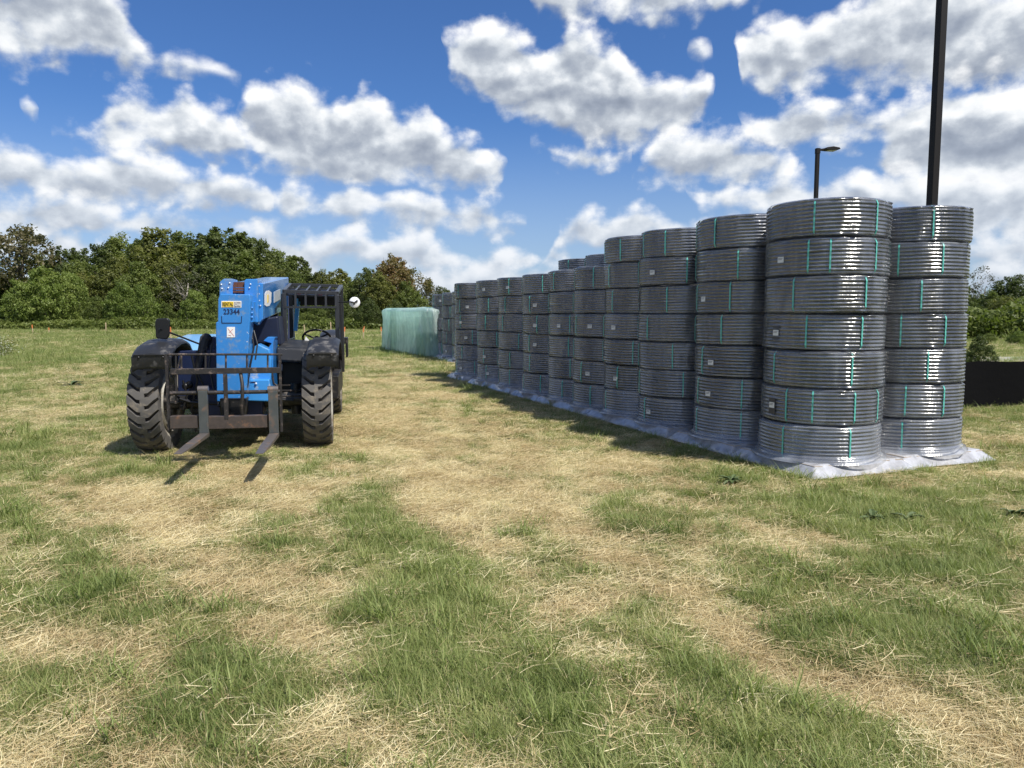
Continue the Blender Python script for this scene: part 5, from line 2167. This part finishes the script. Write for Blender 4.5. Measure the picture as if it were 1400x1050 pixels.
TL = [
    # back rank, left hump
    (20, 306, 96, 'open', LBROWN, 'tall open brownish oak at the far left edge', 1.15), (-45, 330, 96, 'open', LOLIVE, 'olive tree just outside the left edge behind the oak', 1.2),
    (52, 338, 99, 'open', LOLIVE, 'thin olive tree right behind the brownish oak', 1.0), (90, 335, 97, 'tall', LDARK, 'narrow dark tree in the dip right of the brownish oak', 1.0),
    (112, 352, 92, 'round', LMID, 'low green tree filling the dip right of the oak', 1.0),
    (140, 330, 96, 'round', LDARK, 'dark round tree at the left shoulder of the tree hump', 1.0), (168, 322, 98, 'round', LMID, 'green tree on the left slope of the tree hump', 1.0),
    (196, 321, 96, 'tall', LDARK, 'dark pointed tree left of the olive crown on the hump', 1.1), (218, 313, 94, 'round', LOLIVE, 'large olive green crown near the top of the tree hump', 1.1),
    (246, 318, 97, 'round', LMID, 'mid green tree between the olive crown and the dark top trees', 1.0), (275, 315, 98, 'tall', LDARK, 'dark tree left of the highest one on the hump', 1.15),
    (305, 308, 96, 'tall', LDARK, 'highest dark tree of the hump above the boom', 1.25), (332, 315, 98, 'tall', LDARK, 'dark pointed tree right of the highest one', 1.15),
    (355, 328, 95, 'round', LDARK, 'dark round tree starting the right slope of the hump', 0.95), (382, 337, 96, 'round', LMID, 'green tree halfway down the right slope of the hump', 0.9),
    (404, 346, 97, 'tall', LDARK, 'dark narrow tree low on the right slope of the hump', 1.1), (420, 372, 97, 'round', LDARK, 'small dark tree ending the right slope of the hump', 0.9),
    # mid rank
    (115, 372, 88, 'round', LOLIVE, 'olive tree between the two bright bushes at left', 1.0), (158, 352, 88, 'round', LOLIVE, 'olive tree in front of the left shoulder of the hump', 1.0),
    (190, 358, 86, 'round', LMID, 'green tree below the olive crown of the hump', 1.0), (232, 350, 89, 'round', LOLIVE, 'yellowish tree above the grey twiggy one', .95),
    (285, 352, 89, 'round', LDARK, 'dark tree behind the top of the boom nose', 1.0), (330, 345, 89, 'round', LMID, 'mid green tree behind the boom head', 1.1),
    (370, 358, 88, 'round', LOLIVE, 'olive tree behind the long part of the boom', 1.0), (400, 368, 88, 'round', LMID, 'green tree behind the left cab post', .9),
    # right of the hump
    (440, 370, 90, 'round', LOLIVE, 'yellow green tree right above the cab roof', 0.85), (462, 364, 92, 'tall', LOLIVE, 'narrow yellow green tree above the right cab post', 1.1),
    (478, 382, 90, 'round', LMID, 'small green tree right of the cab beside the round mirror', 0.85), (425, 392, 86, 'round', LDARK, 'low dark tree behind the cab roof', 1.0), (460, 402, 84, 'bush', LDARK, 'dark leafy mass behind the cab opening', 1.0),
    (503, 366, 88, 'round', LDARK, 'dark green tree left of the autumn tinted tree', 0.85), (536, 347, 86, 'round', LAUT, 'autumn tinted tree above the green bundle', 0.95),
    (560, 360, 88, 'open', LAUT, 'reddish open crown just right of the autumn tinted tree', 0.95), (520, 372, 83, 'round', LOLIVE, 'olive tree in front of the autumn tinted tree', 0.9),
    (555, 385, 84, 'round', LMID, 'green tree low behind the green bundle', 1.0), (584, 378, 90, 'thin', LGREY, 'bare twiggy tree between the autumn tree and the far stacks', 1.0),
    (604, 391, 100, 'round', LDARK, 'far dark tree left of the first far stack', 1.0), (640, 392, 105, 'round', LDARK, 'far dark tree hidden behind the far stacks', 1.2),
    # right edge
    (1345, 362, 60, 'thin', LGREY, 'bare grey twiggy tree right of the right end stack', 0.9), (1388, 375, 58, 'round', LDARK, 'dark tree at the right edge above the fence', 1.1),
    (1352, 398, 54, 'round', LMID, 'green tree right of the right end stack', 1.1), (1425, 380, 60, 'round', LMID, 'green tree just beyond the right edge', 1.1),
    (1310, 385, 60, 'round', LDARK, 'dark tree hidden behind the right end stack', 1.1), (1376, 400, 52, 'open', LOLIVE, 'pale olive tree in front of the dark one at the right edge', 1.0),
]
for (u, vt, Y, kd, m_, lab, wd_) in TL:
    tree(u, vt, Y, kd, m_, lab, wide=wd_ * 1.05)
# rest of the far edge, seen between and over the stacks
for k, u in enumerate(range(690, 1290, 42)):
    pass
BL = [
    (60, 362, 80, 'bush', LBRITE, 'bright green rounded bush in front of the trees at far left', 1.0), (28, 380, 79, 'bush', LBRITE, 'bright green bush at the left frame edge', .8),
    (96, 368, 82, 'bush', LBRITE, 'bright green bush right of the far left rounded one', .75), (168, 384, 80, 'bush', LBRITE, 'bright green bush in the middle of the left brush', .95),
    (196, 388, 79, 'bush', LBRITE, 'bright green bush touching the middle one on its right', .85), (268, 394, 79, 'bush', LBRITE, 'bright green bush just left of the boom nose', .9),
    (294, 402, 79, 'bush', LMID, 'green bush behind the left edge of the boom nose', .8), (130, 405, 80, 'bush', LMID, 'low green bush between the bright ones', .9),
    (225, 412, 80, 'bush', LMID, 'low green bush left of the grey twiggy tree', .9), (350, 412, 80, 'bush', LMID, 'green bush behind the boom head bolts', 1.2),
    (505, 408, 78, 'bush', LDARK, 'dark bush at the foot of the autumn tree', 1.2), (475, 412, 79, 'bush', LDARK, 'dark bush under the round mirror', 1.1), (540, 410, 78, 'bush', LDARK, 'dark bush behind the top of the green bundle', 1.1),
    (575, 405, 80, 'bush', LMID, 'green bush behind the right end of the green bundle', 1.1), (430, 415, 79, 'bush', LMID, 'green bush behind the steering wheel', 1.2),
    (395, 412, 80, 'bush', LMID, 'green bush behind the left cab post', 1.2),
]
for (u, vt, Y, kd, m_, lab, wd_) in BL:
    tree(u, vt, Y, kd, m_, lab, name='shrub', wide=wd_, group='shrubs in front of the trees')
tree(252, 358, 86, 'thin', LGREY, 'grey twiggy half bare tree left of the boom nose', wide=1.15, bark=MPALE)
# glossy bush over the fence, pale lawn hedge behind
tree(1340, 458, 19, 'bush', LDARK, 'dark glossy bush above the fence beside the right end stack', name='shrub', wide=0.9, group=None)
tree(1392, 452, 40, 'bush', LBRITE, 'light green hedge bush beyond the fence at the right edge', name='shrub', wide=1.6, group=None)
tree(1352, 455, 42, 'bush', LMID, 'mid green hedge bush beyond the fence behind the glossy bush', name='shrub', wide=1.5, group=None)


# brush at the foot of the trees: nobody could count it
def brush(name, x0, x1, Y, h, npt, m_, label, sd_, leaf=0.16, curve=0.0):
    r = np.random.default_rng(sd_)
    x = r.uniform(x0, x1, npt)
    y = Y + r.uniform(-2.2, 3.0, npt) + curve * ((x - x0) / (x1 - x0))
    prof = h * (0.45 + 0.9 * fbm(x, y * 0.3, 0.35, 3, sd_))
    z = prof * r.random(npt) ** 0.7 * np.clip(1.2 - np.abs(y - Y) / 4, .3, 1)
    P = np.stack([x, y, z], 1)
    Nn = r.normal(0, 1, P.shape) + np.array([0, -0.4, 0.5])
    Nn /= np.linalg.norm(Nn, axis=1)[:, None]
    t = np.cross(Nn, r.normal(0, 1, Nn.shape))
    t /= np.linalg.norm(t, axis=1)[:, None]
    b = np.cross(Nn, t)
    s = leaf * r.uniform(.5, 1.4, npt)[:, None]
    v = np.stack([P - t * s, P - b * s * .5, P + t * s, P + b * s * .5], 1).reshape(-1, 3)
    rv = np.repeat(np.clip(fbm(x, y, 0.6, 3, sd_ + 1) * 0.7 + r.random(npt) * 0.4, 0, 1), 4)
    me = fast_mesh(name, v, np.arange(len(v)), np.full(npt, 4), m_, attrs={'rnd': ('POINT', 'FLOAT', rv)})
    o = link_mesh(name, me)
    tag(o, label, 'brush', kind='stuff')


brush('undergrowth', -75, -2, 78.5, 1.25, 52000, LMID, 'low green brush along the foot of the far trees', 41)
brush('undergrowth', -85, -29, 101, 6.5, 60000, LDARK, 'dark shaded undergrowth between the far trunks', 42, 0.32)
brush('undergrowth', 22, 48, 50, 2.4, 26000, LMID, 'green brush beyond the fence at the right', 43)

# concrete path beyond the fence
pp = ground(1388, 492)
mb = MB()
mb.box(pp.x - 2.5, pp.x + 14, pp.y - 1.2, pp.y + 1.6, -0.05, 0.03)
o = mb.build('path', MCONC)
tag(o, kind='structure')

# pale flowering weed at the left edge
fw = ground(4, 487)
rl = np.random.default_rng(77)
t = empty('flowering_shrub', (fw.x - 0.1, fw.y, 0))
tag(t, 'pale flowering weed clump at the left frame edge', 'plant')
np_ = 1400
P = rl.normal(0, 1, (np_, 3)) * np.array([0.30, 0.30, 0.20]) + np.array([0, 0, 0.30])
P = P[P[:, 2] > 0.0]
for nm, sel, m_, lf in (('leaves', slice(0, 900), LOLIVE, 0.028), ('flowers', slice(900, None), MWHITE, 0.016)):
    Q = P[sel]
    Nn = rl.normal(0, 1, Q.shape)
    Nn /= np.linalg.norm(Nn, axis=1)[:, None]
    tt = np.cross(Nn, rl.normal(0, 1, Nn.shape))
    tt /= np.linalg.norm(tt, axis=1)[:, None]
    bb = np.cross(Nn, tt)
    v = np.stack([Q - tt * lf, Q - bb * lf * .6, Q + tt * lf, Q + bb * lf * .6], 1).reshape(-1, 3)
    link_mesh(nm, fast_mesh(nm, v, np.arange(len(v)), np.full(len(Q), 4), m_, attrs={'rnd': ('POINT', 'FLOAT', np.repeat(rl.random(len(Q)), 4))}), t)

# broad-leaved weeds in the grass
def weed(u, v, s, label, sd_):
    g = ground(u, v)
    r = random.Random(sd_)
    mb = MB()
    for k in range(14):
        a = r.uniform(0, 6.28)
        ln = s * r.uniform(.6, 1.1)
        w_ = ln * 0.17
        up = r.uniform(.25, .9)
        pts = []
        for j, (f, ww) in enumerate(((0, .2), (.35, 1), (.7, .9), (1, .05))):
            x = ln * f
            z = ln * (up * f - 0.55 * f * f)
            c = Vector((math.cos(a) * x, math.sin(a) * x, z + 0.03))
            sd2 = Vector((-math.sin(a), math.cos(a), 0)) * w_ * ww
            pts += [c - sd2, c + Vector((0, 0, -0.008)), c + sd2]
        fs = []
        for j in range(3):
            fs += [(j * 3, j * 3 + 1, j * 3 + 4, j * 3 + 3), (j * 3 + 1, j * 3 + 2, j * 3 + 5, j * 3 + 4)]
        mb.add(pts, fs)
    o = mb.build('weed', LWEED, smooth=True)
    o.location = (g.x, g.y, 0)
    tag(o, label, 'weed', 'broad leaved weeds')


LWEED = mat('weed_leaf', (0.075, 0.11, 0.035), 0.5, vary=0.35, vscale=20)
weed(1192, 712, 0.12, 'dark broad leaved weed in the grass in front of the nearest stack', 1)
weed(1240, 712, 0.12, 'dark broad leaved weed just right of its twin near the nearest stack', 2)
weed(1000, 660, 0.13, 'small dark weed left of the front corner of the plastic sheet', 3)
weed(1385, 706, 0.15, 'dark weed at the right frame edge', 4)
weed(98, 528, 0.30, 'dark green weed clump left of the telehandler tyre', 5)
